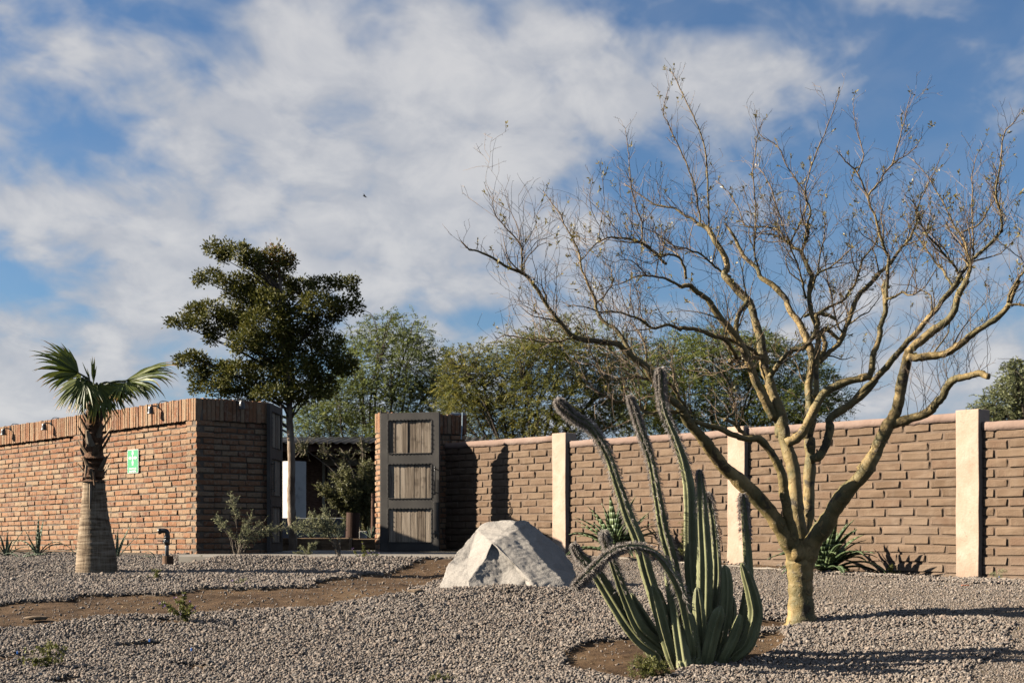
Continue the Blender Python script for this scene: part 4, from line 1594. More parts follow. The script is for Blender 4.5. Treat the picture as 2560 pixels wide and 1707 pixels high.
LIMBS = [
    # crop, points, r0, r1 (photo px), depth start, depth end
    ('T1', [(692, 1260), (662, 1190), (620, 1110), (560, 1010), (490, 920), (400, 830), (330, 770), (280, 700), (240, 650), (190, 600), (150, 550), (128, 510)], 24, 10.5, 0, -.55),
    ('T2', [(1458, 1482), (1390, 1420), (1330, 1370), (1270, 1280), (1210, 1180), (1130, 1130), (1060, 1060), (1020, 1035), (880, 1020), (740, 995), (650, 910), (570, 810), (500, 710), (410, 590), (300, 540), (180, 470), (90, 435), (50, 425), (10, 380)], 10, 1.2, -.55, -1.2),
    ('T2', [(1130, 1130), (1060, 1010), (1000, 940), (910, 860), (870, 780), (830, 700), (780, 590), (755, 490), (745, 390), (680, 270), (640, 180), (545, 50)], 6, .9, -.7, -.4),
    ('T2', [(1500, 1500), (1440, 1390), (1400, 1330), (1360, 1300)], 5, 3, -.5, -.7),
    ('T2', [(1470, 1495), (1340, 1478), (1210, 1495), (1160, 1450), (1085, 1425), (960, 1390), (870, 1320), (790, 1260)], 5.5, 1, -.5, -1.0),
    ('T2', [(1265, 1290), (1160, 1255), (1050, 1275), (940, 1265), (880, 1150), (840, 1050), (800, 870)], 4.5, 1, -.6, -1.0),
    ('T2', [(1210, 1180), (1200, 1080), (1170, 980), (1100, 900)], 3.5, 1, -.6, -.3),
    ('T2', [(740, 995), (690, 1025), (560, 1040), (440, 1020), (290, 990), (230, 1030)], 3, .9, -.9, -1.1),
    ('T2', [(410, 590), (410, 470), (390, 400), (300, 290), (210, 180), (215, 70)], 2.6, .8, -1.05, -1.3),
    ('T1', [(680, 1220), (650, 1100), (625, 1000), (612, 900), (600, 830), (560, 740), (520, 680), (490, 645), (430, 645), (380, 630), (300, 600), (230, 580), (165, 555)], 14, 5, -.1, -.5),
    ('T1', [(430, 635), (380, 590), (325, 550)], 6, 5, -.3, -.4),
    ('T1', [(325, 550), (370, 510), (370, 470), (340, 380), (320, 340)], 2.5, 1, -.4, -.4),
    ('T1', [(692, 1250), (688, 1130), (670, 1000), (662, 900), (650, 780), (620, 690), (600, 600), (572, 480), (540, 380)], 21, 13, 0, .25),
    ('T5', [(735, 1540), (700, 1330), (650, 1150), (615, 1060), (605, 960), (575, 820), (530, 650), (500, 570), (400, 450), (330, 370), (350, 300), (310, 200), (240, 90), (200, 30), (130, 0)], 14, 5.5, .2, .6),
    ('T3', [(600, 1110), (545, 1030), (500, 1000), (410, 950), (310, 885), (200, 860), (100, 800), (0, 730)], 5.5, 1.2, .6, .9),
    ('T3', [(545, 1030), (545, 850), (520, 500), (460, 320), (390, 170), (330, 60), (305, 0)], 3.2, .9, .6, .8),
    ('T3', [(500, 1000), (480, 820), (430, 650), (370, 500), (310, 370), (270, 270), (295, 100)], 3.0, .9, .62, .5),
    ('T5', [(690, 1420), (610, 1260), (560, 1170), (500, 1020), (430, 860), (370, 770), (270, 640), (220, 560), (130, 500), (80, 460), (0, 455)], 12.5, 5, .2, -.1),
    ('T3', [(366, 1402), (280, 1360), (180, 1340), (80, 1350), (0, 1385), (-150, 1420)], 4, 1, -.1, -.4),
    ('T5', [(430, 860), (405, 760), (430, 650), (470, 590), (490, 560)], 8, 6, .1, .3),
    ('T5', [(600, 980), (500, 975), (420, 990), (360, 990)], 6.5, 6, .3, .1),
    ('T5', [(420, 990), (390, 920), (330, 850), (230, 810), (120, 780), (0, 755)], 6, 5.5, .15, -.2),
    ('T2', [(1440, 960), (1350, 930), (1240, 950), (1130, 890), (1000, 850), (900, 830), (740, 790)], 5, 1.2, -.2, -.7),
    ('T5', [(560, 950), (470, 890), (340, 840), (250, 815)], 5.5, 4, .3, .0),
    ('T3', [(700, 1340), (600, 1290), (520, 1230), (420, 1160), (300, 1130), (200, 1060), (110, 1010)], 4, 1, .5, .3),
    ('T3', [(410, 1350), (390, 1250), (330, 1195), (230, 1190), (190, 1195)], 4.5, 2, .1, -.1),
    ('T3', [(280, 1260), (190, 1180), (110, 1130), (0, 1110), (-120, 1100), (-220, 1160), (-300, 1250)], 4.5, 1, 0, -.5),
    ('T3', [(110, 1130), (105, 1000), (60, 880), (40, 700), (20, 520), (10, 370)], 2.6, .8, -.05, -.2),
    ('T5', [(640, 1110), (690, 1050), (740, 980), (800, 925), (870, 910), (910, 870), (960, 800), (990, 720), (1010, 670), (1060, 675), (1130, 690)], 7.5, 5, .25, .0),
    ('T1', [(695, 1250), (708, 1140), (728, 1000), (735, 850), (735, 740), (735, 640)], 17, 13, .1, .3),
    ('T5', [(920, 1560), (960, 1400), (950, 1300), (940, 1150), (960, 1000), (930, 860), (880, 720), (800, 620), (760, 530), (680, 450), (590, 390), (560, 320), (490, 260), (430, 170), (370, 60), (330, 0)], 13, 3, .3, .9),
    ('T5', [(985, 1250), (1000, 1180), (1000, 980), (1000, 860), (1000, 750), (960, 630), (945, 480), (960, 390), (930, 300), (880, 200)], 9, 6.5, .3, .6),
    ('T5', [(880, 200), (810, 150), (740, 110), (640, 80), (560, 70)], 5, 1.4, .6, .9),
    ('T5', [(880, 200), (910, 130), (925, 60), (940, 0)], 5, 3.4, .6, .6),
    ('T3', [(1165, 1170), (1200, 1020), (1230, 900), (1205, 830), (1210, 720), (1290, 480), (1350, 320), (1410, 130)], 3.8, .8, .6, .5),
    ('T3', [(1090, 1110), (1150, 1000), (1190, 900), (1200, 800), (1180, 760), (1060, 580), (1000, 490), (880, 400), (855, 280)], 3.2, .9, .65, .9),
    ('T3', [(1070, 1120), (1000, 1030), (920, 1005), (800, 1010), (740, 890), (690, 790), (600, 710)], 3.4, 1, .65, 1.1),
    ('T3', [(870, 1280), (850, 1150), (860, 1000), (860, 850), (850, 600), (870, 400), (910, 310)], 3.2, .8, .8, .7),
    ('T3', [(1100, 1120), (1040, 960), (960, 760), (900, 650), (860, 600)], 2.2, .8, .7, 1.2),
    ('T1', [(735, 745), (780, 722), (808, 680), (830, 600), (832, 552), (880, 515), (960, 460), (1050, 360)], 11, 9.5, .2, .3),
    ('T6', [(230, 940), (400, 770), (540, 610), (650, 480), (790, 320), (900, 190), (1030, 50), (1080, -20)], 9.8, 6, .3, .1),
    ('T4', [(1010, 1410), (1090, 1310), (1130, 1240), (1210, 1160), (1290, 1100), (1400, 980), (1415, 930), (1410, 820), (1380, 730), (1390, 600), (1410, 440), (1440, 250), (1500, 180), (1560, 90)], 6.5, 1, .1, -.2),
    ('T4', [(1210, 1160), (1215, 1080), (1205, 900), (1200, 700), (1210, 500), (1280, 350)], 3, .8, .1, .4),
    ('T4', [(1170, 1160), (1160, 1030), (1130, 950), (1090, 900), (1010, 740), (900, 570), (780, 440)], 4.2, 1, .1, .6),
    ('T4', [(1130, 960), (1240, 910), (1310, 830), (1370, 700), (1290, 570)], 3, 1, .2, .0),
    ('T4', [(1060, 1330), (1000, 1230), (930, 1150), (870, 1050), (790, 940), (720, 860)], 4, 1, .1, .5),
    ('T4', [(1110, 1250), (1100, 1190), (1000, 1080), (900, 970), (850, 880), (800, 760), (740, 700)], 4, 1, .1, -.3),
    ('T1', [(622, 662), (690, 612), (740, 520), (790, 430), (870, 380), (960, 355), (1020, 345)], 12, 9, .05, -.1),
    ('T6', [(290, 765), (360, 750), (390, 610), (430, 450), (440, 380), (480, 250), (480, 100), (488, 0)], 9, 6, -.1, -.1),
    ('T4', [(602, 1460), (600, 1350), (605, 1150), (600, 1090), (550, 920), (510, 770), (480, 690), (410, 530), (350, 460), (260, 390)], 5.5, 1.2, -.1, -.3),
    ('T4', [(480, 690), (540, 620), (640, 490), (770, 390), (850, 290)], 2.8, .8, -.2, .0),
    ('T4', [(640, 490), (700, 300), (740, 150), (775, 0)], 2, .7, -.1, -.2),
    ('T4', [(405, 530), (445, 400), (400, 250), (370, 50)], 2, .7, -.25, -.3),
    ('T4', [(590, 1430), (650, 1410), (720, 1380), (770, 1400), (860, 1350), (960, 1200)], 4, 1, -.1, -.4),
    ('T5', [(1010, 1000), (1100, 930), (1170, 850), (1210, 740), (1240, 620), (1300, 500), (1370, 430), (1452, 350)], 8, 6, .4, .7),
    ('T4', [(530, 1260), (620, 1180), (700, 1070), (780, 970), (815, 880), (810, 800), (860, 680), (980, 440)], 5.8, 1, .7, .9),
    ('T5', [(1175, 850), (1110, 790), (1060, 755), (1040, 800), (1062, 880), (1040, 940), (1000, 975)], 5.5, 7, .5, .4),
    ('T5', [(900, 670), (1010, 630), (1110, 570), (1200, 510), (1280, 400), (1320, 260), (1400, 150), (1440, 80)], 5, 2, .5, .9),
    ('T5', [(940, 530), (1000, 380), (1130, 290), (1280, 150)], 4.5, 1.2, .5, .3),
    ('T5', [(1000, 380), (1020, 220), (1050, 60), (1045, -60)], 3, 1, .45, .5),
    ('T5', [(920, 540), (870, 350), (810, 190), (770, 60)], 4, 1.2, .5, .2),
    ('T5', [(1180, 780), (1130, 700), (1090, 480), (1060, 330), (1040, 200)], 3.2, 1, .5, .8),
    ('T1', [(700, 1270), (738, 1160), (800, 1060), (850, 970), (900, 890), (970, 825), (1050, 715)], 25, 16.5, 0, -.35),
    ('T6', [(290, 1500), (380, 1385), (430, 1270), (490, 1140), (540, 1050), (570, 960), (600, 800), (630, 650), (660, 570), (740, 490), (850, 400), (960, 320), (1020, 230), (1050, 110), (1120, 0)], 16.5, 7, -.3, -.6),
    ('T4', [(1150, 1330), (1180, 1250), (1190, 1190), (1170, 1100), (1140, 990)], 6.5, 2, -.6, -.6),
    ('T6', [(655, 600), (740, 605), (880, 590), (980, 570), (1070, 500), (1180, 410), (1300, 330), (1430, 220), (1480, 100), (1530, 0)], 10, 5, -.5, -.9),
    ('T4', [(1455, 1450), (1500, 1330), (1560, 1250), (1640, 1100), (1700, 900)], 4.5, 1, -.9, -1.0),
    ('T6', [(1440, 190), (1500, 180), (1600, 170), (1700, 120)], 4.5, 2, -.9, -1.0),
    ('T6', [(490, 1140), (600, 1110), (700, 1080), (800, 1040), (860, 980), (920, 910), (960, 830), (1030, 780), (1130, 760), (1230, 735), (1295, 755)], 12, 7, -.35, -.9),
]


def make_bark():
    m, N, b = mat_new('green_yellow_bark')
    v, _ = coords(N, rand=False)
    at = N.n('ShaderNodeAttribute', attribute_name='girth')
    thin = N.smooth(at.outputs['Fac'], .010, .002)
    n = N.noise(v, 3.4, 6.0, .62, .6)
    col = N.ramp(n, [(.32, (0.115, 0.102, 0.039)), (.45, (0.211, 0.168, 0.060)), (.58, (0.383, 0.265, 0.099)), (.72, (0.575, 0.398, 0.160))])
    p = N.noise(v, 16.0, 6.0, .7, 1.0)
    peel = N.smooth(p, .56, .62)
    col = N.mix(N.math('MULTIPLY', peel, .75), col, (0.594, 0.388, 0.152))
    dk = N.noise(v, 6.0, 4.0, .6, .4)
    col = N.mix(N.math('MULTIPLY', N.smooth(dk, .57, .64), .85), col, (0.058, 0.040, 0.023))
    col = N.mix(thin, col, (0.287, 0.181, 0.099))
    N.link(col, b.inputs['Base Color'])
    b.inputs['Roughness'].default_value = .62
    b.inputs['Specular IOR Level'].default_value = .35
    bump(N, b, N.math('ADD', N.math('MULTIPLY', peel, .7), p), .7, .02)
    return m


M_bark = make_bark()
M_twig = mat_noise('twig', [(.3, (.19, .125, .085)), (.7, (.36, .26, .17))], 5, .8, 0, rand=False)
M_sparse = mat_leaf('sparse_leaf', [(0, (0.190, 0.168, 0.045)), (.5, (0.333, 0.269, 0.078)), (1, (0.535, 0.414, 0.127))])
tree = thing('bare_tree', 'bare multi-stemmed tree with peeling green and yellow bark and fine twigs', 'tree', tuple(W(2005, 1551, TY)))
mb = MB()
tp = trace('T1', [(697, 1530), (695, 1500), (692, 1400), (690, 1310), (690, 1235), (691, 1170), (692, 1130)], 0, 0)
sp3 = spline([tuple(p) for p in tp], 5)
rr3 = np.interp(np.linspace(0, 1, len(sp3)), np.linspace(0, 1, 7), [46, 36, 30, 31, 36, 37, 18]) / F * TY
rr3 *= 1 + .04 * np.sin(np.arange(len(sp3)) * 1.7)
mb.tube(sp3, rr3, 22, attr=np.repeat(rr3, 22))
mb.build('trunk', M_bark, tree, smooth=True, attrname='girth')
tw_starts = []
rt = np.random.default_rng(5)
for (c, pts, r0, r1, d0, d1) in LIMBS:
    P = trace(c, pts, d0, d1)
    S = spline([tuple(p) for p in P], 5)
    k = len(S)
    t = np.linspace(0, 1, k)
    if r0 < 10:
        r0, r1 = r0 * .88, r1 * .9
    R = (r0 * (1 - t) + r1 * t) / F * TY
    R = R * (1 + .06 * np.sin(t * 23 + r0) + .05 * rt.normal(size=k))
    wob = np.cumsum(rt.normal(0, 1, (k, 3)), 0)
    wob -= np.linspace(0, 1, k)[:, None] * wob[-1]
    S = S + wob * (.0042 if r0 < 9 else .0026)
    ns = 14 if r0 > 9 else (9 if r0 > 4.5 else 6)
    m = MB()
    m.tube(S, R, ns, attr=np.repeat(R, ns))
    m.build('limb', M_bark, tree, smooth=True, attrname='girth')
    L = np.concatenate([[0], np.cumsum(np.linalg.norm(np.diff(S, axis=0), axis=1))])
    # twigs sit on the thinner wood
    step = .024
    for s in np.arange(.03, L[-1], step):
        i = min(np.searchsorted(L, s), k - 1)
        rad = R[i]
        if rad > .036:
            continue
        prob = .92 if rad < .013 else (.66 if rad < .024 else .25)
        if rt.random() < prob:
            tan = S[min(i + 1, k - 1)] - S[max(i - 1, 0)]
            tw_starts.append((S[i], unit(tan), rad, 1 - s / L[-1]))
    tw_starts.append((S[-1], unit(S[-1] - S[-2]), R[-1], 0.0))

mid_branch = MB()
base_starts = list(tw_starts)
for bi in rt.permutation(len(base_starts))[:230]:
    p, tan, rad, lft = base_starts[bi]
    if rad < .0055 or lft < .28 or p[2] > EYE + 2.75:
        continue
    side = unit(np.cross(tan, rt.normal(size=3)))
    dd = unit(tan * .6 + side * .75 + np.array((0, 0, .35)))
    nseg = rt.integers(5, 10)
    cur = np.array(p, float)
    pts = [cur.copy()]
    for q in range(nseg):
        dd = unit(dd + rt.normal(0, .24, 3) + np.array((0, 0, .10)))
        cur = cur + dd * rt.uniform(.05, .10)
        pts.append(cur.copy())
    rr = np.linspace(min(.0085, rad * .6), .0018, len(pts))
    mid_branch.tube(pts, rr, 5, cap=False, attr=np.repeat(rr, 5))
    for q in range(1, len(pts)):
        tw_starts.append((pts[q], unit(pts[q] - pts[q - 1]), rr[q], 1 - q / len(pts)))
mid_branch.build('branches', M_bark, tree, smooth=True, attrname='girth', kind='stuff')
tw = MB()
leafc, leafd = [], []


def twig(p, d, length, rad, depth):
    n = max(3, int(length / .045))
    pts = [p]
    cur = np.array(p, float)
    dd = unit(d)
    for i in range(n):
        dd = unit(dd + rt.normal(0, .16, 3) + np.array((0, 0, .055)))
        cur = cur + dd * (length / n)
        pts.append(cur.copy())
        if depth < 2 and i > 0 and rt.random() < (.50 if depth == 0 else .30):
            side = unit(np.cross(dd, rt.normal(size=3)))
            twig(cur, unit(dd * .75 + side * .8 + np.array((0, 0, .12))), length * rt.uniform(.25, .55), rad * .6, depth + 1)
        elif rt.random() < .35:
            side = unit(np.cross(dd, rt.normal(size=3)))
            q = cur + (side + dd * .4) * rt.uniform(.008, .02)
            tw.add([cur + dd * .0018, cur - dd * .0018, q], [(0, 1, 2)])
    rr = np.linspace(max(rad, .0016), .0009, len(pts))
    tw.tube(pts, rr, 3, cap=False)
    if rt.random() < (.09 if cur[2] > EYE + 2.0 else .04) and depth > 0:
        leafc.append(cur)
        leafd.append(dd)


for (p, tan, rad, lft) in tw_starts:
    side = unit(np.cross(tan, rt.normal(size=3)))
    d = unit(tan * .55 + side * .75 + np.array((0, 0, .55)))
    ln = rt.gamma(2.6, .098) * (.42 + .6 * min(1, lft * 1.6)) * (1.0 if p[2] < EYE + 2.6 else .72)
    twig(p, d, min(ln, .62), min(.0033, rad * .45), 0 if ln > .22 else 1)
# upright water shoots on the sawn low limb
ox, oy, s = C['T6']
for k in range(26):
    x = rt.uniform(620, 1290)
    y = np.interp(x, [600, 800, 920, 1030, 1295], [1100, 1030, 900, 775, 745])
    p = W(ox + x / s, oy + y / s, TY - .6)
    twig(np.array(p), unit(np.array((rt.normal(0, .35), rt.normal(0, .4), 1.0))), rt.uniform(.25, .8), .0026, 1)
tw.build('twigs', M_twig, tree, kind='stuff')


def leaf_cards(cent, dirs, length, width, r, fold=.3):
    """diamond leaves: base, side, tip, side"""
    cent, dirs = np.asarray(cent, float), unit(dirs)
    n = len(cent)
    side = unit(np.cross(dirs, r.normal(size=(n, 3))))
    nr = np.cross(dirs, side)
    L = (length * np.exp(r.normal(0, .22, n)))[:, None]
    Wd = (width * np.exp(r.normal(0, .2, n)))[:, None]
    a = cent
    b = cent + dirs * L * .5 + side * Wd * .5 + nr * Wd * fold * .5
    c = cent + dirs * L
    d = cent + dirs * L * .5 - side * Wd * .5 + nr * Wd * fold * .5
    return np.stack([a, b, c, d], 1).reshape(-1, 3)


if leafc:
    lc = np.repeat(np.array(leafc), 7, 0)
    ld = np.repeat(np.array(leafd), 7, 0)
    lc = lc - ld * rt.uniform(0, .06, (len(lc), 1))
    dr = unit(ld + rt.normal(0, .75, ld.shape))
    quads_object('leaves', leaf_cards(lc, dr, .030, .012, rt), 4, M_sparse, tree, 'stuff', rt.random(len(lc)))

# ------------------------------------------------------------------ columnar cactus
cact = thing('cactus', 'clump of tall ribbed columnar cactus stems with shaggy grey bristled tips', 'cactus', tuple(W(1700, 1650, 10.3)))
C4 = (1340, 880, 1.912)
STEMS = [
    # points, radii (photo px), base depth, tip depth, bristly from fraction, bristle length
    ([(615, 1340), (570, 1180), (530, 1050), (490, 900), (440, 780), (400, 660), (350, 510), (310, 430), (250, 350), (180, 310), (130, 260), (95, 225)], [16, 17, 17, 16, 14.5, 12, 10, 9.5, 9, 9, 9.5, 5], 10.35, 10.1, .42, .05),
    ([(710, 1380), (690, 1200), (665, 1060), (640, 960), (610, 850), (580, 680), (550, 520), (510, 400), (475, 290), (445, 205)], [16, 17, 16, 15.5, 14, 12, 9.5, 8, 7, 3], 10.45, 10.5, .40, .045),
    ([(790, 1390), (760, 1200), (745, 1050), (740, 900), (735, 680), (710, 540), (670, 420), (620, 300), (600, 210), (595, 130), (593, 75)], [18, 19, 19, 18, 16, 13, 10, 8, 7, 8.5, 5], 10.45, 10.65, .55, .05),
    ([(800, 1370), (806, 1150), (806, 1000), (795, 800), (787, 650), (780, 560)], [19, 20.5, 20, 16, 11, 4], 10.2, 10.15, .72, .03),
    ([(835, 1350), (858, 1150), (864, 1030), (852, 850), (832, 720), (815, 670)], [13, 14, 13, 10, 7, 3.5], 10.3, 10.35, .62, .045),
    ([(950, 1450), (1010, 1390), (1048, 1260), (1035, 1160), (1005, 1060), (982, 1003)], [17, 19, 18, 16.5, 13, 5], 10.1, 9.95, 2, 0),
    ([(925, 1425), (960, 1370), (995, 1250), (1018, 1100), (1012, 950), (1002, 850), (995, 760), (988, 675)], [12, 13, 13.5, 13, 12, 9, 7.5, 4.5], 10.3, 10.2, .72, .05),
    ([(575, 1430), (500, 1370), (430, 1280), (330, 1120), (270, 1030), (210, 970), (175, 912)], [19, 20.5, 21, 18.5, 13.5, 9, 4], 10.05, 9.95, .66, .045),
    ([(650, 1450), (560, 1380), (490, 1310), (430, 1180), (385, 1060), (350, 960), (330, 885), (322, 858)], [18, 18, 18, 15, 11, 8, 7, 5], 10.1, 9.8, .58, .05),
    ([(745, 1400), (715, 1250), (690, 1150), (640, 1050), (580, 970), (500, 935), (420, 935), (350, 962), (280, 1025), (215, 1090), (183, 1122)], [15, 15, 13, 10.5, 8.5, 7.5, 7, 6.8, 6.4, 5.5, 3], 9.95, 9.6, .26, .055),
    ([(650, 1440), (615, 1320), (590, 1220), (570, 1150), (557, 1108)], [17, 18, 18, 15, 5], 9.95, 9.9, 2, 0),
    ([(705, 1480), (690, 1380), (675, 1280), (655, 1160), (635, 1060), (620, 985)], [20, 20, 19, 17, 13, 5], 9.85, 9.95, 2, 0),
    ([(530, 1390), (520, 1320), (513, 1265), (512, 1242)], [13, 14.5, 13, 5], 10.4, 10.4, 2, 0),
    ([(825, 1430), (850, 1320), (872, 1250), (884, 1212)], [19, 20.5, 18, 6], 9.95, 9.9, 2, 0),
    ([(875, 1400), (905, 1250), (912, 1120), (906, 1050), (900, 1015)], [15, 17.5, 16.5, 13, 5], 10.15, 10.2, 2, 0),
    ([(935, 1330), (945, 1230), (940, 1165)], [8, 8.5, 3.5], 10.5, 10.5, 2, 0),
    ([(765, 1460), (745, 1330), (735, 1240)], [15, 16, 9], 9.9, 9.95, 2, 0),
    ([(610, 1430), (545, 1330), (480, 1220), (455, 1150)], [16, 18, 15, 6], 10.15, 10.1, 2, 0),
    ([(780, 1450), (785, 1330), (775, 1200), (770, 1120)], [16, 17, 15, 6], 10.05, 10.05, 2, 0),
    ([(905, 1440), (940, 1370), (965, 1300), (975, 1250)], [14, 15, 13, 6], 10.0, 9.95, 2, 0),
    ([(670, 1430), (650, 1330), (640, 1240), (640, 1190)], [15, 16, 14, 6], 10.3, 10.3, 2, 0),
]


def make_cactus_mat():
    m, N, b = mat_new('cactus_skin')
    at = N.n('ShaderNodeAttribute', attribute_name='crest')
    v, _ = coords(N, rand=True)
    n = N.noise(v, 5.0, 5.0, .6, .4)
    col = N.ramp(n, [(.3, (0.174, 0.183, 0.082)), (.5, (0.266, 0.273, 0.124)), (.7, (0.379, 0.381, 0.185))])
    col = N.mix(N.smooth(at.outputs['Fac'], .86, .99), col, (0.615, 0.575, 0.292))
    sc = N.noise(v, 2.5, 3.0)
    col = N.mix(N.math('MULTIPLY', N.smooth(sc, .64, .78), .5), col, (0.205, 0.169, 0.090))
    N.link(col, b.inputs['Base Color'])
    b.inputs['Roughness'].default_value = .6
    b.inputs['Specular IOR Level'].default_value = .3
    bump(N, b, N.noise(v, 40.0, 3.0), .25, .006)
    return m


M_cact = make_cactus_mat()
M_bristle = mat_leaf('bristle', [(0, (.34, .29, .25)), (.5, (.58, .50, .44)), (1, (.86, .78, .70))], .7, .45, .2)
rc = np.random.default_rng(17)
br_v, br_t = [], []
for si, (pts, rad, y0, y1, bf, blen) in enumerate(STEMS):
    pts = [(pts[0][0] * .72 + 745 * .28, 1525 - 30 * (y0 - 9.85))] + [(pts[0][0] * .9 + 745 * .1, (pts[0][1] + 1500) / 2)] + pts
    rad = [rad[0] * .72, rad[0] * .95] + rad
    n = len(pts)
    P = [W(C4[0] + x / C4[2], C4[1] + y / C4[2], y0 + (y1 - y0) * i / (n - 1)) for i, (x, y) in enumerate(pts)]
    per = 14
    S = spline([tuple(p) for p in P], per)
    k = len(S)
    R = np.interp(np.linspace(0, n - 1, k), np.arange(n), rad) / F * 10.2 * 1.0
    # rounded growing tip
    Lc = np.concatenate([[0], np.cumsum(np.linalg.norm(np.diff(S, axis=0), axis=1))])
    left = Lc[-1] - Lc
    rt_ = R[-3] * 1.6
    R = np.where(left < rt_, R * np.sqrt(np.clip(1 - (1 - left / rt_) ** 2, 0.02, 1)), R)
    ribs = 6 if R.max() > .045 else 5
    ns = ribs * 6
    ph = rc.uniform(0, 2 * math.pi)
    ang = np.arange(ns) * 2 * math.pi / ns
    tri = np.abs(((ang * ribs / (2 * math.pi) + ph) % 1.0) - .5) * 2
    crest = 1 - tri
    sharp = crest ** 1.15
    sc = np.sin(Lc / .021 * 2 * math.pi)
    prof = [.52 + .54 * sharp + .028 * (sharp > .8) * sc[i] for i in range(k)]
    m = MB()
    m.tube(S, R, ns, prof=prof, attr=np.tile(crest, k))
    m.build('stem', M_cact, cact, smooth=True, attrname='crest')
    # bristles from the crests
    V = m.v[0].reshape(k, ns, 3)
    crest_j = np.where(crest > .8)[0]
    T = unit(np.gradient(S, axis=0))
    if bf < 1:
        i0 = int(bf * k)
        dens = int(Lc[-1] * (1 - bf) * 8000)
        ii = rc.integers(i0, k, dens)
        # sparser where the bristles begin
        fr = (ii - i0) / max(k - i0, 1)
        keep = rc.random(dens) < np.where(fr < .55, .16 + .35 * fr, np.clip((fr - .55) / .2, 0, 1) * .65 + .35)  # dense only towards the tip
        ii = ii[keep]
        jj = rc.choice(crest_j, len(ii))
        base = V[ii, jj] + (V[np.minimum(ii + 1, k - 1), jj] - V[ii, jj]) * rc.random((len(ii), 1))
        out = unit(V[ii, jj] - S[ii])
        d = unit(out + T[ii] * rc.uniform(-.75, .15, (len(ii), 1)) + rc.normal(0, .34, (len(ii), 3)) + np.array((0, 0, -.18)))
        ln = (blen * .66 * rc.uniform(.45, 1.25, len(ii)))[:, None]
        w = unit(np.cross(d, rc.normal(size=d.shape))) * .00055
        mid = base + d * ln * .55
        tip = base + d * ln + np.array((0, 0, -1.0)) * ln * .22 + rc.normal(0, .003, base.shape)
        br_v.append(np.stack([base - w, base + w, mid + w * .8, tip], 1).reshape(-1, 3))
        br_t.append(rc.random(len(ii)))
    # short spines along every rib
    dens = int(Lc[-1] * 420)
    ii = rc.integers(0, k - 1, dens)
    jj = rc.choice(crest_j, dens)
    base = V[ii, jj]
    d = unit(unit(base - S[ii]) + rc.normal(0, .6, (dens, 3)))
    w = unit(np.cross(d, rc.normal(size=d.shape))) * .0008
    br_v.append(np.stack([base - w, base + w, base + d * .008 + w * .5, base + d * .015], 1).reshape(-1, 3))
    br_t.append(rc.uniform(.3, .9, dens))
quads_object('bristles', np.concatenate(br_v), 4, M_bristle, cact, 'stuff', np.concatenate(br_t))

# ------------------------------------------------------------------ fan palm
PYd = 17.0
palm = thing('fan_palm', 'young fan palm with thick flared trunk and ragged drooping fronds', 'palm', tuple(D(222, 1322, PYd)))


def make_palm_trunk():
    m, N, b = mat_new('palm_trunk')
    v, _ = coords(N, rand=False)
    mp = N.n('ShaderNodeMapping')
    mp.inputs['Scale'].default_value = (3, 3, 34)
    N.link(v, mp.inputs['Vector'])
    ring = N.noise(mp.outputs[0], 1.0, 5.0, .6, .6)
    mp2 = N.n('ShaderNodeMapping')
    mp2.inputs['Scale'].default_value = (40, 40, 4)
    N.link(v, mp2.inputs['Vector'])
    fib = N.noise(mp2.outputs[0], 1.0, 4.0, .6)
    f = N.math('ADD', N.math('MULTIPLY', ring, .65), N.math('MULTIPLY', fib, .35))
    col = N.ramp(f, [(.38, (.12, .080, .048)), (.47, (.28, .20, .125)), (.56, (.42, .315, .21)), (.66, (.54, .425, .30))])
    N.link(col, b.inputs['Base Color'])
    b.inputs['Roughness'].default_value = .9
    b.inputs['Specular IOR Level'].default_value = .2
    bump(N, b, f, .8, .02)
    return m


M_ptrunk = make_palm_trunk()
M_boot = make_wood('dry_leaf_base', [(.3, (.10, .058, .032)), (.45, (.27, .17, .10)), (.6, (.45, .33, .22)), (.78, (.60, .50, .38))], (14, 14, 3))
M_fiber = mat_noise('palm_fibre', [(.3, (.08, .04, .02)), (.6, (.22, .11, .055)), (.8, (.34, .20, .11))], 14, .95, .8, 60, .02, rand=False)
tpts = [(222, 1332), (222, 1322), (222, 1300), (221, 1270), (219, 1235), (217, 1200), (216.5, 1165), (216, 1130), (216, 1090), (216, 1040), (216, 990), (214.5, 940), (213, 905)]
trad = [48, 47, 46.5, 44, 39, 34, 29.5, 26, 23.5, 21, 18.5, 15, 11]
S = spline([tuple(D(x, y, PYd)) for x, y in tpts], 8)
R = np.interp(np.linspace(0, 1, len(S)), np.linspace(0, 1, len(trad)), trad) * 1.0884 / F * PYd
kk = S[:, 2]
R = R * (1 + .014 * np.sin(kk / .033 * 2 * math.pi))
lo = S[:, 2] < D(216, 1105, PYd).z
m = MB()
m.tube(S[lo], R[lo], 30)
m.build('trunk', M_ptrunk, palm, smooth=True)
m = MB()
hi = ~lo
hi[np.argmax(hi) - 1] = True
m.tube(S[hi], R[hi] * (1 + .10 * np.random.default_rng(3).normal(size=hi.sum())), 22)
m.build('fibre', M_fiber, palm)
rp = np.random.default_rng(23)


def frame_dirs(axis, up=(0, 0, 1)):
    a = unit(axis)
    s = unit(np.cross(a, up))
    return a, s, np.cross(s, a)


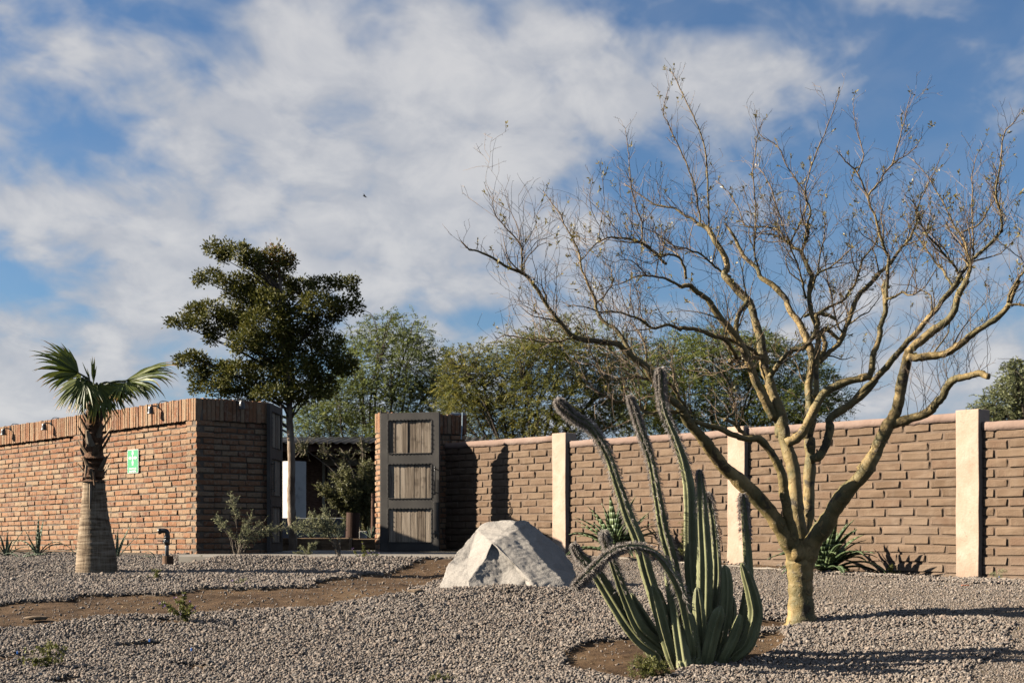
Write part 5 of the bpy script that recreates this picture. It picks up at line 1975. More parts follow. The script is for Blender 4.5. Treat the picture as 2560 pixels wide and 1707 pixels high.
def leaf_base(pos, outd, length, w0):
    """split woody stub of an old frond"""
    a, s, n = frame_dirs(outd)
    m = MB()
    pts = []
    k = 6
    for i in range(k):
        t = i / (k - 1)
        c = np.array(pos) + a * length * t + np.array((0, 0, 1)) * .10 * length * t * t
        ww = w0 * (1 - .55 * t) * (1.0 if i < k - 1 else .55)
        th = .014 * (1 - .5 * t)
        for (u, q) in ((-1, 0.35), (-.4, -.2), (.4, -.2), (1, .35), (.35, .75), (-.35, .75)):
            pts.append(c + s * u * ww * .5 + n * th * q * 2)
    fc = []
    for i in range(k - 1):
        for j in range(6):
            fc.append((i * 6 + j, i * 6 + (j + 1) % 6, i * 6 + 6 + (j + 1) % 6, i * 6 + 6 + j))
    fc.append(tuple((k - 1) * 6 + j for j in range(6)))
    m.add(pts, fc)
    m.build('leaf_base', M_boot, palm)


ang = 0.0
for i in range(30):
    t = i / 29.0
    y = 1112 - t * 168
    cpt = np.array(D(216, y, PYd))
    ang += 2.4
    rad = np.interp(y, [905, 940, 990, 1040, 1112], [9, 13, 17, 19, 21]) * 1.0884 / F * PYd
    o = np.array((math.cos(ang), math.sin(ang), 0))
    leaf_base(cpt + o * rad * .75, unit(o * .62 + np.array((0, 0, .75 + .3 * t))), rp.uniform(.15, .27), rp.uniform(.08, .13))
# one hanging strip of dry sheath
for (x0, y0, x1, y1) in ((219, 1112, 216, 1175), (210, 1070, 206, 1100), (222, 1085, 226, 1125)):
    leaf_base(np.array(D(x0, y0, PYd)) + np.array((0, -.16, 0)), unit(np.array(D(x1, y1, PYd)) - np.array(D(x0, y0, PYd))), float((D(x1, y1, PYd) - D(x0, y0, PYd)).length), .07)

M_frond = mat_leaf('palm_frond', [(0, (0.065, 0.095, 0.016)), (.35, (0.137, 0.181, 0.027)), (.65, (0.264, 0.283, 0.044)), (.82, (0.549, 0.376, 0.074)), (1.0, (0.950, 0.462, 0.117))], .5, .25, .3)


def frond(hub, axis, up, length, spread, nseg, droop, crown, dry=.12, fold=.5):
    """costapalmate fan: petiole from the crown, pleated segments with hanging tips"""
    a, s, n = frame_dirs(axis, up)
    V, Tn = [], []
    hub = np.array(hub, float)
    for k in range(nseg):
        f = (k / (nseg - 1)) * 2 - 1
        th = f * spread
        d0 = unit(a * math.cos(th) + s * math.sin(th) - n * abs(f) * fold * .5)
        L = length * (1 - .30 * abs(f) ** 1.5) * rp.uniform(.86, 1.08)
        st = 9
        p = hub.copy() + d0 * .02
        d = d0.copy()
        w = np.cross(d0, n)
        w = unit(w)
        base_w = .036 * length / .5
        sagg = droop * rp.uniform(.5, 2.0)
        prev = None
        tone = rp.uniform(.1, .6)
        for q in range(st + 1):
            t = q / st
            width = base_w * (.22 + 1.75 * t if t < .45 else 1.0 * max(0, (1 - t) / .55) ** .9)
            nn = np.cross(w, d)
            cur = (p - w * width * .5 + nn * width * .18, p.copy(), p + w * width * .5 + nn * width * .18)
            if prev is not None:
                V += [prev[0], prev[1], cur[1], cur[0], prev[1], prev[2], cur[2], cur[1]]
                tt = tone + (t > .75) * (t - .75) * 2.2 * (rp.random() < .8) + dry * rp.uniform(0, .3)
                Tn += [min(tt, 1)] * 2
            prev = cur
            g = sagg * max(0, t - .30) ** 1.2
            d = unit(d + np.array((0, 0, -1)) * g + rp.normal(0, .035, 3))
            p = p + d * (L / st)
    o = quads_object('frond', np.array(V), 4, M_frond, palm, None, np.array(Tn))
    m = MB()
    cr = np.array(crown, float)
    mid = (cr + hub) / 2 + np.array((0, 0, .05))
    m.tube(spline([cr, mid, hub, hub + a * length * .18]), np.linspace(.017, .006, 13 if False else len(spline([cr, mid, hub, hub + a * length * .18]))), 6)
    m.build('petiole', M_frond, palm)


C8p = (80, 840, 4.9)


def P8(x, y, dY):
    return np.array(W(C8p[0] + x / C8p[2], C8p[1] + y / C8p[2], PYd + dY))


crown = P8(770, 700, 0)
frond(P8(575, 455, -.15), P8(160, 190, -.35) - P8(575, 455, -.15), (.2, -.75, .6), .60, 1.05, 30, .40, crown)
frond(P8(600, 470, .1), P8(330, 330, .35) - P8(600, 470, .1), (.2, .6, .8), .50, 1.0, 26, .45, crown)
frond(P8(640, 500, -.25), P8(380, 820, -.40) - P8(640, 500, -.25), (-.3, -.9, .3), .50, 1.0, 32, .18, crown)
frond(P8(800, 585, -.35), P8(850, 1000, -.42) - P8(800, 585, -.35), (.1, -1, .15), .48, 1.30, 40, .12, crown)
frond(P8(1150, 545, -.10), P8(1650, 370, -.2) - P8(1150, 545, -.1), (-.1, -.7, .7), .68, .85, 30, .46, crown)
frond(P8(1130, 560, -.2), P8(1300, 760, -.45) - P8(1130, 560, -.2), (.3, -.7, .6), .42, 1.2, 26, .35, crown)
frond(P8(900, 580, .25), P8(1200, 700, .55) - P8(900, 580, .25), (0, .6, .8), .45, 1.1, 26, .35, crown)
frond(P8(700, 560, .3), P8(450, 640, .75) - P8(700, 560, .3), (0, .6, .8), .45, 1.1, 24, .35, crown)
frond(P8(660, 540, -.3), P8(560, 900, -.5) - P8(660, 540, -.3), (-.2, -.9, .3), .46, .9, 26, .14, crown, .3)
frond(P8(950, 570, -.25), P8(1080, 900, -.4) - P8(950, 570, -.25), (.3, -.9, .3), .44, 1.0, 28, .16, crown, .3)
frond(P8(755, 590, .0), P8(735, 270, -.02) - P8(755, 590, 0), (0, -1, .1), .34, .10, 6, .01, crown, 0.1)
frond(P8(720, 580, .1), P8(650, 380, .1) - P8(720, 580, .1), (0, -1, .1), .26, .05, 3, .02, crown, .1)

# ------------------------------------------------------------------ agaves
M_agave = mat_leaf('agave_leaf', [(0, (0.076, 0.122, 0.051)), (.5, (0.147, 0.210, 0.087)), (1, (0.242, 0.306, 0.128))], .5, .05, .35)
M_agave_b = mat_leaf('blue_agave_leaf', [(0, (0.109, 0.147, 0.087)), (.5, (0.184, 0.235, 0.138)), (1, (0.281, 0.332, 0.194))], .55, .05, .3)
GA = 'agaves planted along the walls'


def agave(px, py, leaves, mat, label, name='agave', Y=None, group=GA, width=.06):
    """leaves: (azimuth deg, start elevation deg, length m, curl)"""
    if Y is None:
        g = ground_at(px, py)
    else:
        g = np.array(((px - CX) / F * Y, Y))
    z = float(gz(np.array([g[0]]), np.array([g[1]]))[0]) if Y is None else EYE + (HZ - py) / F * Y
    root = thing(name, label, 'agave', (g[0], g[1], z), group)
    r = np.random.default_rng(int(px))
    for (az, el, ln, curl) in leaves:
        a, e = math.radians(az), math.radians(el)
        st = 10
        p = np.array((g[0], g[1], z + .005)) + np.array((math.cos(a), math.sin(a), 0)) * .02
        V, Tn = [], []
        prev = None
        tone = r.uniform(.2, .8)
        lean = r.normal(0, .12)
        for q in range(st + 1):
            t = q / st
            e2 = e - curl * t ** 1.6
            az2 = a + lean * t
            d = np.array((math.cos(az2) * math.cos(e2), math.sin(az2) * math.cos(e2), math.sin(e2)))
            s = np.array((-math.sin(az2), math.cos(az2), 0))
            n = np.cross(s, d)
            w = width * (ln / .5) ** .5 * (.62 + .9 * t - 1.5 * t * t) if t < 1 else .001
            w = max(w, .001)
            up = -n if n[2] < 0 else n
            if abs(e2) > math.pi / 2 - .15:
                up = -np.cross(d, s) if np.dot(-np.cross(d, s), np.array((math.cos(a), math.sin(a), 0))) < 0 else np.cross(d, s)
            cur = (p - s * w * .5 + up * w * .16, p - s * w * .18, p + s * w * .18, p + s * w * .5 + up * w * .16)
            if prev is not None:
                for i in range(3):
                    V += [prev[i], prev[i + 1], cur[i + 1], cur[i]]
                    Tn.append(min(1, tone + .15 * (i == 1) + .2 * (t > .9)))
            prev = cur
            p = p + d * (ln / st)
        o = quads_object('leaf', np.array(V), 4, mat, root, None, np.array(Tn))
        o.data.polygons.foreach_set('use_smooth', np.ones(len(o.data.polygons), dtype=bool))
        sd = o.modifiers.new('thickness', 'SOLIDIFY')
        sd.thickness = .006
    return root


ra = np.random.default_rng(41)


def rosette(n, lmin, lmax, emin, emax, cmin, cmax, seed):
    r = np.random.default_rng(seed)
    out = []
    for i in range(n):
        t = i / (n - 1)
        out.append((i * 137.5 + r.normal(0, 8), emin + (emax - emin) * t + r.normal(0, 5), lmin + (lmax - lmin) * r.random(), cmin + (cmax - cmin) * (1 - t) * r.uniform(.7, 1.2)))
    return out


agave(1540, 1392, rosette(46, .66, .92, 20, 84, .3, 1.4, 1), M_agave, 'big green agave with arching leaves behind the cactus', Y=20.1, width=.125)
agave(2068, 1432, rosette(44, .56, .82, 20, 80, .5, 1.6, 2), M_agave, 'glossy green agave at the wall behind the bare tree trunk', Y=17.4, width=.125)
agave(93, 1392, [(95, 86, 0.62, .1), (60, 82, 0.58, .15), (180, 72, 0.45, .3), (160, 60, 0.53, 1.9), (0, 62, 0.50, 2.2), (10, 50, 0.62, 2.5), (-60, 70, 0.45, .5), (200, 20, 0.43, .5), (-100, 60, 0.38, .7), (350, 25, 0.35, .8)], M_agave_b, 'blue green agave with upright and arching leaves at the brick wall')
agave(16, 1393, [(100, 80, 0.38, .2), (170, 60, 0.38, .5), (20, 66, 0.43, .3), (-50, 60, 0.35, .6), (150, 72, 0.40, .3), (185, 35, 0.35, .7), (-10, 40, 0.38, 1.0)], M_agave_b, 'low spiky agave at the left edge by the brick wall')
agave(52, 1396, [(5, 25, .30, .9), (160, 30, .28, 1.0), (-20, 14, .42, .3), (30, 45, .22, .9)], M_agave_b, 'sprawling flat agave between two upright ones by the brick wall')
agave(196, 1391, [(140, 70, .17, .3), (60, 60, .13, .6), (200, 50, .14, .6), (-60, 60, .14, .4)], M_agave_b, 'very small agave tucked against the palm trunk')
agave(292, 1395, [(95, 85, 0.43, .1), (150, 74, 0.50, .1), (40, 72, 0.53, .25), (-40, 70, 0.38, .4), (10, 52, 0.45, .15), (200, 70, 0.30, .5)], M_agave_b, 'upright narrow agave just past the palm trunk')
agave(392, 1396, [(160, 58, .24, 2.0), (170, 20, .24, .8), (30, 35, .10, .6)], M_agave_b, 'tiny agave with one curling leaf beside the standpipe')
for i, (px, n, h_, lab) in enumerate(((735, 14, .17, 'dark agave in the planter at the foot of the tree trunk'), (778, 16, .19, 'pale spiky agave in the middle of the timber planter'),
                                      (812, 14, .17, 'green spiky agave in the planter left of the log stump'), (846, 12, .15, 'small agave in the planter touching the log stump'),
                                      (928, 14, .20, 'pale agave at the foot of the thin wooden post'))):
    agave(px, 1345, rosette(n, h_ * .8, h_ * 1.15, 25, 85, .1, .5, 60 + i), M_agave_b, lab, Y=25.9 + .1 * (i % 2), group='agaves in the courtyard planter', width=.045)

# ------------------------------------------------------------------ evergreen tree in the courtyard
EYd = 25.2
CE = (380, 560, 2.8)


def PE(x, y, dY=0.0):
    return np.array(W(CE[0] + x / CE[2], CE[1] + y / CE[2], EYd + dY))


CL = [(430, 170, 60, 60), (520, 180, 70, 62), (620, 190, 80, 62), (700, 235, 80, 70), (500, 240, 34, 36), (860, 215, 80, 75), (960, 240, 48, 48), (900, 310, 105, 70), (790, 300, 85, 75), (700, 270, 90, 60),
      (330, 380, 46, 44), (420, 365, 66, 46), (520, 400, 76, 52), (620, 420, 105, 75), (750, 430, 140, 100), (900, 450, 150, 110), (650, 520, 190, 90), (850, 560, 210, 110),
      (1050, 440, 110, 60), (1180, 425, 100, 58), (1300, 408, 82, 40), (1400, 408, 40, 40), (1410, 480, 22, 36), (1150, 560, 140, 80), (1300, 560, 92, 52), (1420, 585, 66, 46),
      (150, 690, 42, 28), (230, 680, 64, 48), (300, 600, 82, 46), (330, 680, 82, 46), (420, 600, 110, 70), (430, 740, 72, 56), (415, 805, 40, 34), (560, 640, 130, 80),
      (600, 690, 160, 100), (800, 700, 210, 130), (1000, 680, 190, 110), (1180, 680, 100, 70), (1290, 640, 60, 40), (650, 830, 140, 90), (850, 850, 210, 120), (1050, 830, 200, 120), (1230, 830, 120, 90),
      (200, 955, 44, 30), (260, 930, 54, 36), (330, 950, 82, 48), (320, 1060, 72, 74), (300, 1150, 40, 30), (450, 1040, 150, 105), (600, 1060, 170, 125), (800, 1050, 210, 140), (1000, 1050, 210, 140), (1200, 1000, 150, 125), (1320, 960, 100, 100), (1385, 1000, 55, 70),
      (450, 1150, 120, 48), (620, 1185, 170, 40), (850, 1190, 170, 50), (1050, 1190, 170, 70), (1200, 1140, 120, 90)]
re_ = np.random.default_rng(77)
ever = thing('evergreen_tree', 'dense dark green tree with tiered branches rising behind the brick gate', 'tree', tuple(W(733, 1376, EYd)))
M_ebark = mat_noise('pale_brown_bark', [(.3, (.16, .11, .075)), (.5, (.30, .22, .155)), (.7, (.44, .35, .26))], 4, .9, .6, 25, .015, rand=False, stretch=(3, 3, 1))
M_ebark2 = mat_noise('dark_branch_bark', [(.3, (.06, .045, .03)), (.7, (.14, .105, .075))], 5, .9, .3, 30, .01, rand=False)
tp = [(733, 1384, 11), (732, 1340, 10.5), (729.5, 1290, 10.5), (728, 1230, 10), (729, 1180, 9.5), (728, 1120, 9), (724, 1050, 8.5), (722, 980, 8), (714, 900, 7), (705, 800, 5.5), (700, 700, 4), (695, 640, 2.5)]
S = spline([tuple(W(x, y, EYd)) for x, y, r in tp], 6)
R = np.interp(np.linspace(0, 1, len(S)), np.linspace(0, 1, len(tp)), [r for _, _, r in tp]) / F * EYd
R *= 1 + .05 * re_.normal(size=len(R))
m = MB()
m.tube(S, R, 14)
m.build('trunk', M_ebark, ever, smooth=True)
LV, LT, cen_all = [], [], []
px2m = EYd / F / CE[2]
for (x, y, rx, ry) in CL:
    c = PE(x, y, re_.normal(0, .28) * (rx / 120))
    a, b = rx * px2m, ry * px2m
    dep = min(a * 1.25, .75)
    vol = a * b * dep
    # each cluster is a bundle of small leafy rosettes near its surface
    nros = int(12 + 860 * (a * b * dep) ** .66)
    u = unit(re_.normal(size=(nros, 3)))
    rad = re_.uniform(.35, 1.0, nros) ** .5
    q = c + u * np.array((a, dep, b)) * rad[:, None] * .84
    cen_all.append(c)
    nl = 13
    qq = np.repeat(q, nl, 0)
    uu = np.repeat(u, nl, 0)
    off = re_.normal(0, .034, qq.shape)
    pts = qq + off
    d = unit(off + uu * .02 + np.array((0, 0, .012)) + re_.normal(0, .012, qq.shape))
    LV.append(leaf_cards(pts, d, .054, .027, re_))
    warm = .0
    if y < 330 and 800 < x < 980:
        warm = .5
    tone = re_.beta(2, 2.4, len(pts)) * .62 + np.repeat(re_.uniform(0, .22, nros), nl) + warm * (re_.random(len(pts)) < .45)
    LT.append(np.clip(tone, 0, 1))
M_eleaf = mat_leaf('dark_glossy_leaf', [(0, (.042, .052, .011)), (.35, (.12, .128, .022)), (.65, (.27, .24, .048)), (.85, (.32, .25, .07)), (1.0, (.50, .22, .07))], .6, .22, .2)
quads_object('crown', np.concatenate(LV), 4, M_eleaf, ever, None, np.concatenate(LT))
m = MB()
for c in cen_all:
    # branch from the trunk up and out to each cluster
    zt0 = c[2] - .45 - .25 * abs(c[0] - S[-1][0])
    k = int(np.argmin(np.abs(S[:, 2] - max(zt0, S[len(S) // 3, 2]))))
    st = S[k]
    mid = (st + c) / 2 + np.array((0, 0, .06))
    pth = spline([st, mid, c], 5)
    m.tube(pth, np.linspace(.020, .005, len(pth)), 5)
m.build('branches', M_ebark2, ever, kind='stuff')

# ------------------------------------------------------------------ feathery trees beyond the wall
def feathery_tree(label, blobs, Y, leafmat, base, seed, dens=1.0, spray=.42, name='mesquite_tree', toneoff=0.0, group='feathery trees beyond the wall', leaf=(.066, .021)):
    """blobs in 2352-wide picture units; crown of drooping leafy sprays on real branches"""
    r = np.random.default_rng(seed)
    gx = (base * 1.08844 - CX) / F * Y
    root = thing(name, label, 'tree', (gx, Y, EYE - .4), group)
    cents = []
    V, T = [], []
    for (x, y, rx, ry, n) in blobs:
        c = np.array(D(x, y, Y + r.normal(0, .5)))
        a, b = rx * 1.0884 / F * Y, ry * 1.0884 / F * Y
        dep = min(a, 1.8)
        cents.append(c)
        n = int(n * dens * .95)
        u = unit(r.normal(size=(n, 3)))
        q = c + u * np.array((a, dep, b)) * (r.random((n, 1)) ** .42)
        az = r.uniform(0, 2 * math.pi, n)
        outw = unit((q - c) / np.array((a, dep, b)) + 1e-6)
        d = unit(outw * .7 + np.stack([np.cos(az), np.sin(az), np.zeros(n)], -1) * .7 + np.array((0, 0, .25)))
        L = spray * r.uniform(.45, 1.25, n)
        k = 16
        tt = np.linspace(.05, 1, k)
        P = q[:, None, :] + d[:, None, :] * (L[:, None] * tt)[..., None]
        P[..., 2] -= (.35 * L[:, None] * tt ** 2)
        tang = d[:, None, :] + np.array((0, 0, -.7)) * tt[None, :, None]
        side = unit(np.cross(unit(tang), np.array((0, 0, 1.0)) + r.normal(0, .5, (n, 1, 3))))
        sg = np.where(np.arange(k) % 2 == 0, 1.0, -1.0)[None, :, None]
        ld = unit(unit(tang) * .75 + side * sg * .8 + r.normal(0, .25, (n, k, 3)))
        V.append(leaf_cards(P.reshape(-1, 3), ld.reshape(-1, 3), leaf[0] * Y / 34, leaf[1] * Y / 34, r))
        T.append(np.clip(np.repeat(r.normal(.42 + toneoff, .17, n), k) + r.normal(0, .12, n * k), 0, 1))
    quads_object('crown', np.concatenate(V), 4, leafmat, root, None, np.concatenate(T))
    m = MB()
    ground = np.array((gx, Y, EYE - .5))
    hub = np.array((gx, Y, EYE + .4))
    m.tube([ground, ground + np.array((.05, 0, .5)), hub], [.17, .14, .12], 9)
    m.build('trunk', M_ebark2, root, smooth=True)
    m = MB()
    for c in cents:
        mid = hub * .45 + c * .55 + np.array((r.normal(0, .2), r.normal(0, .2), .2))
        pth = spline([hub, mid, c], 5)
        m.tube(pth, np.linspace(.05, .012, len(pth)), 6)
        for _ in range(5):
            e = c + r.normal(0, .55, 3) * np.array((1.1, .8, .7))
            pth = spline([c * .5 + mid * .5, (c + e) / 2 + r.normal(0, .08, 3), e], 4)
            m.tube(pth, np.linspace(.013, .004, len(pth)), 4)
    m.build('branches', M_ebark2, root, kind='stuff')
    return root


M_mesq = mat_leaf('mesquite_leaf', [(0, (0.083, 0.110, 0.029)), (.4, (0.181, 0.220, 0.062)), (.7, (0.304, 0.338, 0.107)), (1, (0.476, 0.489, 0.155))], .6, .45, .2)
M_yell = mat_leaf('yellowing_leaf', [(0, (0.074, 0.088, 0.024)), (.4, (0.177, 0.187, 0.046)), (.7, (0.316, 0.291, 0.068)), (1, (0.529, 0.430, 0.082))], .6, .45, .2)
M_green = mat_leaf('palo_leaf', [(0, (0.083, 0.122, 0.026)), (.45, (0.204, 0.239, 0.053)), (.75, (0.358, 0.368, 0.086)), (1, (0.549, 0.510, 0.121))], .6, .45, .2)
M_olive = mat_leaf('olive_grey_leaf', [(0, (0.112, 0.134, 0.056)), (.5, (0.246, 0.266, 0.115)), (1, (0.429, 0.432, 0.196))], .6, .25, .25)

feathery_tree('grey green feathery tree directly behind the open gate', [
    (900, 830, 100, 80, 520), (830, 830, 60, 70, 240), (960, 850, 75, 70, 320), (885, 760, 60, 36, 120), (940, 770, 55, 34, 90), (1010, 870, 45, 70, 220), (860, 920, 110, 60, 520), (960, 930, 90, 60, 420),
    (780, 920, 60, 60, 320), (740, 950, 60, 50, 300), (810, 990, 90, 40, 360), (900, 990, 60, 40, 260), (700, 975, 40, 40, 160), (890, 735, 14, 22, 14), (950, 742, 12, 20, 10), (800, 800, 30, 40, 60)], 38.0, M_mesq, 860, 101)
feathery_tree('yellowing feathery tree above the near end of the block wall', [
    (1080, 900, 70, 70, 420), (1045, 870, 40, 60, 240), (1050, 820, 26, 26, 40), (1150, 870, 80, 70, 480), (1220, 840, 70, 60, 380), (1290, 820, 70, 60, 360), (1300, 760, 40, 34, 100), (1350, 830, 60, 60, 320), (1060, 960, 70, 50, 340), (1150, 960, 90, 50, 440), (1250, 930, 90, 60, 460),
    (1350, 920, 80, 60, 400), (1190, 800, 50, 34, 120), (1100, 830, 40, 40, 140), (1230, 780, 44, 28, 80), (1400, 880, 60, 60, 300), (1300, 980, 90, 40, 320), (1180, 1000, 70, 30, 200), (1420, 960, 60, 40, 220)], 35.0, M_yell, 1200, 102, toneoff=.06)
feathery_tree('full green feathery tree behind the bare tree and cactus', [
    (1480, 850, 70, 60, 360), (1560, 830, 80, 60, 440), (1650, 820, 90, 60, 480), (1740, 825, 80, 56, 440), (1820, 850, 70, 56, 360), (1880, 890, 50, 50, 260), (1920, 925, 36, 30, 120), (1480, 920, 80, 60, 420), (1580, 910, 100, 60, 560), (1700, 910, 100, 60, 560),
    (1800, 930, 80, 50, 420), (1640, 785, 70, 24, 120), (1750, 785, 40, 22, 60), (1500, 970, 80, 30, 260), (1650, 970, 100, 30, 320), (1780, 975, 80, 30, 240), (1870, 955, 50, 30, 160), (1430, 820, 40, 50, 120), (1380, 770, 30, 30, 50)], 37.0, M_green, 1650, 103)
feathery_tree('rounded grey green tree past the tall cream pillar, at the right edge', [
    (2340, 920, 70, 50, 420), (2290, 930, 46, 40, 240), (2255, 945, 26, 22, 90), (2340, 870, 46, 36, 240), (2385, 900, 60, 60, 400), (2330, 845, 22, 18, 60), (2310, 955, 70, 22, 240), (2400, 850, 40, 30, 160)], 40.0, M_olive, 2340, 104, spray=.30, leaf=(.055, .025))

# ------------------------------------------------------------------ shrubs, weeds and flowers
M_sage = mat_leaf('sage_leaf', [(0, (0.219, 0.234, 0.118)), (.5, (0.459, 0.468, 0.244)), (1, (0.787, 0.744, 0.406))], .65, .25, .2)
M_weed = mat_leaf('weed_leaf', [(0, (0.088, 0.102, 0.027)), (.5, (0.210, 0.221, 0.053)), (1, (0.420, 0.408, 0.105))], .6, .3, .25)
M_shrub = mat_leaf('shrub_leaf', [(0, (0.079, 0.088, 0.033)), (.5, (0.210, 0.212, 0.078)), (1, (0.438, 0.408, 0.165))], .55, .25, .3)
M_stem = mat_noise('dry_stem', [(.3, (.16, .12, .085)), (.7, (.36, .29, .215))], 6, .85, 0, rand=False)
M_petal = mat_leaf('lilac_petal', [(0, (.30, .17, .42)), (1, (.55, .38, .68))], .6, .3, .2)


def bush(name, cat, label, px, py, stems, leafmat, seed, leaf=(.03, .008), per=34, Y=None, flowers=0, rad=.0035, group=None, up=.0, base=.02):
    """stems: photo px tip offsets; each stem carries side sprigs of leaves in its upper part"""
    r = np.random.default_rng(seed)
    g = ground_at(px, py) if Y is None else np.array(((px - CX) / F * Y, Y))
    z = float(gz(np.array([g[0]]), np.array([g[1]]))[0]) if Y is None else EYE + (HZ - py) / F * Y
    root = thing(name, label, cat, (g[0], g[1], z), group)
    m = MB()
    LC, LD = [], []
    FC = []
    for (dx, dy, lf) in stems:
        b = np.array((g[0] + r.normal(0, base), g[1] + r.normal(0, base), z - .02))
        Y1 = g[1] + r.normal(0, .08)
        tip = np.array(((px + dx - CX) / F * Y1, Y1, z + (-dy) / F * g[1]))
        mid = (b + tip) / 2 + np.array((-(tip[0] - b[0]) * .18, 0, np.linalg.norm(tip - b) * .10)) + r.normal(0, .012, 3)
        pth = spline([b, mid, tip], 8)
        pth[1:-1] += r.normal(0, .004, (len(pth) - 2, 3))
        m.tube(pth, np.linspace(rad, rad * .35, len(pth)), 4)
        L = np.linalg.norm(tip - b)
        nsp = max(2, int(per * L / .3))
        for _ in range(nsp):
            t = 1 - lf * r.random() ** .8
            i = min(int(t * (len(pth) - 1)), len(pth) - 2)
            p = pth[i] + (pth[i + 1] - pth[i]) * r.random()
            d = unit(unit(pth[i + 1] - pth[i]) * .6 + r.normal(0, .6, 3) + np.array((0, 0, up)))
            ln = L * r.uniform(.03, .16)
            e = p + d * ln
            m.tube([p, e], [rad * .4, rad * .2], 3, cap=False)
            k = 9
            for q in range(k):
                LC.append(p + d * ln * (q + .5) / k)
                LD.append(unit(d * .7 + r.normal(0, .7, 3)))
        for _ in range(flowers):
            FC.append(tip + r.normal(0, .02, 3))
    m.build('stems', M_stem, root, kind='stuff')
    LC, LD = np.array(LC), np.array(LD)
    quads_object('leaves', leaf_cards(LC, LD, leaf[0], leaf[1], r), 4, leafmat, root, 'stuff', np.clip(r.normal(.5, .2, len(LC)), 0, 1))
    for c in FC:
        n = 12
        cc = np.repeat(c[None], n, 0) + r.normal(0, .005, (n, 3))
        quads_object('flower', leaf_cards(cc, unit(r.normal(size=(n, 3)) + np.array((0, -.5, .4))), .014, .010, r), 4, M_petal, root, None, r.random(n))
    return root


rs = np.random.default_rng(8)
bush('wispy_shrub', 'shrub', 'wispy grey shrub with bare lower stems before the dark brick return', 592, 1412,
     [(-15, -168, .5), (-48, -105, .35), (-55, -98, .3), (38, -108, .5), (70, -95, .55), (105, -82, .5), (125, -78, .35), (20, -95, .6), (-20, -70, .4), (55, -60, .6), (85, -70, .6), (8, -60, .5), (30, -70, .5)], M_sage, 201, (.026, .006), 17, rad=.0045, group='wispy grey shrubs at the gate')
bush('wispy_shrub', 'shrub', 'wispy grey shrub leaning across the open gateway', 850, 1412,
     [(-110, -95, .45), (-85, -118, .55), (-70, -122, .55), (-55, -112, .5), (-95, -100, .5), (-40, -128, .4), (-20, -95, .4), (-30, -105, .5), (-75, -108, .6), (8, -90, .3), (-120, -85, .3)], M_sage, 202, (.028, .007), 20, rad=.0045, group='wispy grey shrubs at the gate')
bush('wispy_shrub', 'shrub', 'small grey sprig rising at the front edge of the slab', 765, 1390, [(-18, -28, .8), (8, -32, .8), (22, -22, .8), (-30, -15, .8), (30, -38, .6)], M_sage, 203, (.026, .008), 34, rad=.003, group='wispy grey shrubs at the gate')
bush('courtyard_shrub', 'shrub', 'olive green shrub with sunlit leaves in front of the doorway', 885, 1350,
     [(-70, -135, .6), (-50, -165, .6), (-30, -180, .55), (-60, -110, .7), (-15, -170, .6), (5, -150, .7), (-35, -140, .7), (-25, -110, .8), (10, -120, .8), (-85, -130, .4), (0, -90, .8), (-45, -95, .7), (-20, -80, .8), (15, -100, .8)], M_shrub, 204, (.045, .016), 46, Y=26.9, rad=.006, group='courtyard shrubs')
bush('courtyard_shrub', 'shrub', 'taller olive shrub against the lit edge of the brick pier', 915, 1350,
     [(5, -195, .6), (-8, -190, .6), (15, -175, .6), (-15, -150, .7), (22, -150, .7), (0, -130, .8), (18, -110, .8), (-12, -100, .8), (8, -80, .8)], M_shrub, 205, (.045, .016), 46, Y=27.1, rad=.006, group='courtyard shrubs')
bush('courtyard_tree', 'tree', 'thin crooked branches crossing under the dark eave', 905, 1350, [(2, -240, .1), (-40, -215, .08), (-90, -222, .05), (-150, -235, .05)], M_shrub, 206, (.04, .012), 8, Y=28.2, rad=.018)
GL = 'small flowering lantana plants in the gravel'
bush('lantana', 'plant', 'straggly lantana with lilac flowers at the edge of the slab', 907, 1408, [(-22, -28, .8), (0, -45, .7), (12, -18, .9), (25, -25, .8), (-8, -15, .9), (38, -15, .7)], M_weed, 211, (.020, .010), 26, flowers=1, rad=.0025, group=GL)
bush('lantana', 'plant', 'taller straggly lantana beside the dirt path, with lilac flowers on top', 462, 1562, [(-22, -60, .7), (0, -74, .7), (18, -45, .8), (-40, -40, .6), (26, -30, .8), (8, -55, .8), (-10, -35, .8), (-62, -48, .4)], M_weed, 212, (.020, .010), 26, flowers=1, rad=.0025, group=GL)
bush('lantana', 'plant', 'yellowish green lantana sprawling in the gravel in the lower left corner', 105, 1672, [(-40, -50, .7), (-20, -60, .8), (15, -42, .8), (45, -60, .8), (60, -30, .9), (25, -70, .6), (65, -55, .8), (-55, -30, .7), (0, -25, .9), (40, -20, .9)], M_weed, 213, (.018, .010), 18, flowers=0, rad=.0022, group=GL)
bush('lantana', 'plant', 'tiny sprout in a soil hollow just right of the palm', 388, 1448, [(-6, -24, .8), (14, -26, .8), (0, -12, .9), (-18, -6, .9)], M_weed, 214, (.020, .010), 24, rad=.002, group=GL)
bush('lantana', 'plant', 'tiny sprout near the standpipe by the slab corner', 497, 1402, [(-10, -12, .9), (8, -14, .9), (18, -6, .9)], M_weed, 215, (.020, .010), 24, rad=.002, group=GL)
bush('lantana', 'plant', 'dry sprig with a single lilac flower below the wispy shrub', 600, 1458, [(-20, -14, .7), (14, -10, .8), (25, -5, .8), (-28, -4, .7)], M_stem and M_sage, 216, (.018, .007), 20, flowers=1, rad=.002, group=GL)
bush('green_weed', 'plant', 'bright green weedy bush at the foot of the cactus', 1625, 1690, [(int(a), int(b), .95) for a, b in zip(rs.uniform(-46, 46, 26), rs.uniform(-52, -14, 26))], M_weed, 217, (.016, .004), 40, rad=.002, group='green weeds', up=.5, base=.07)
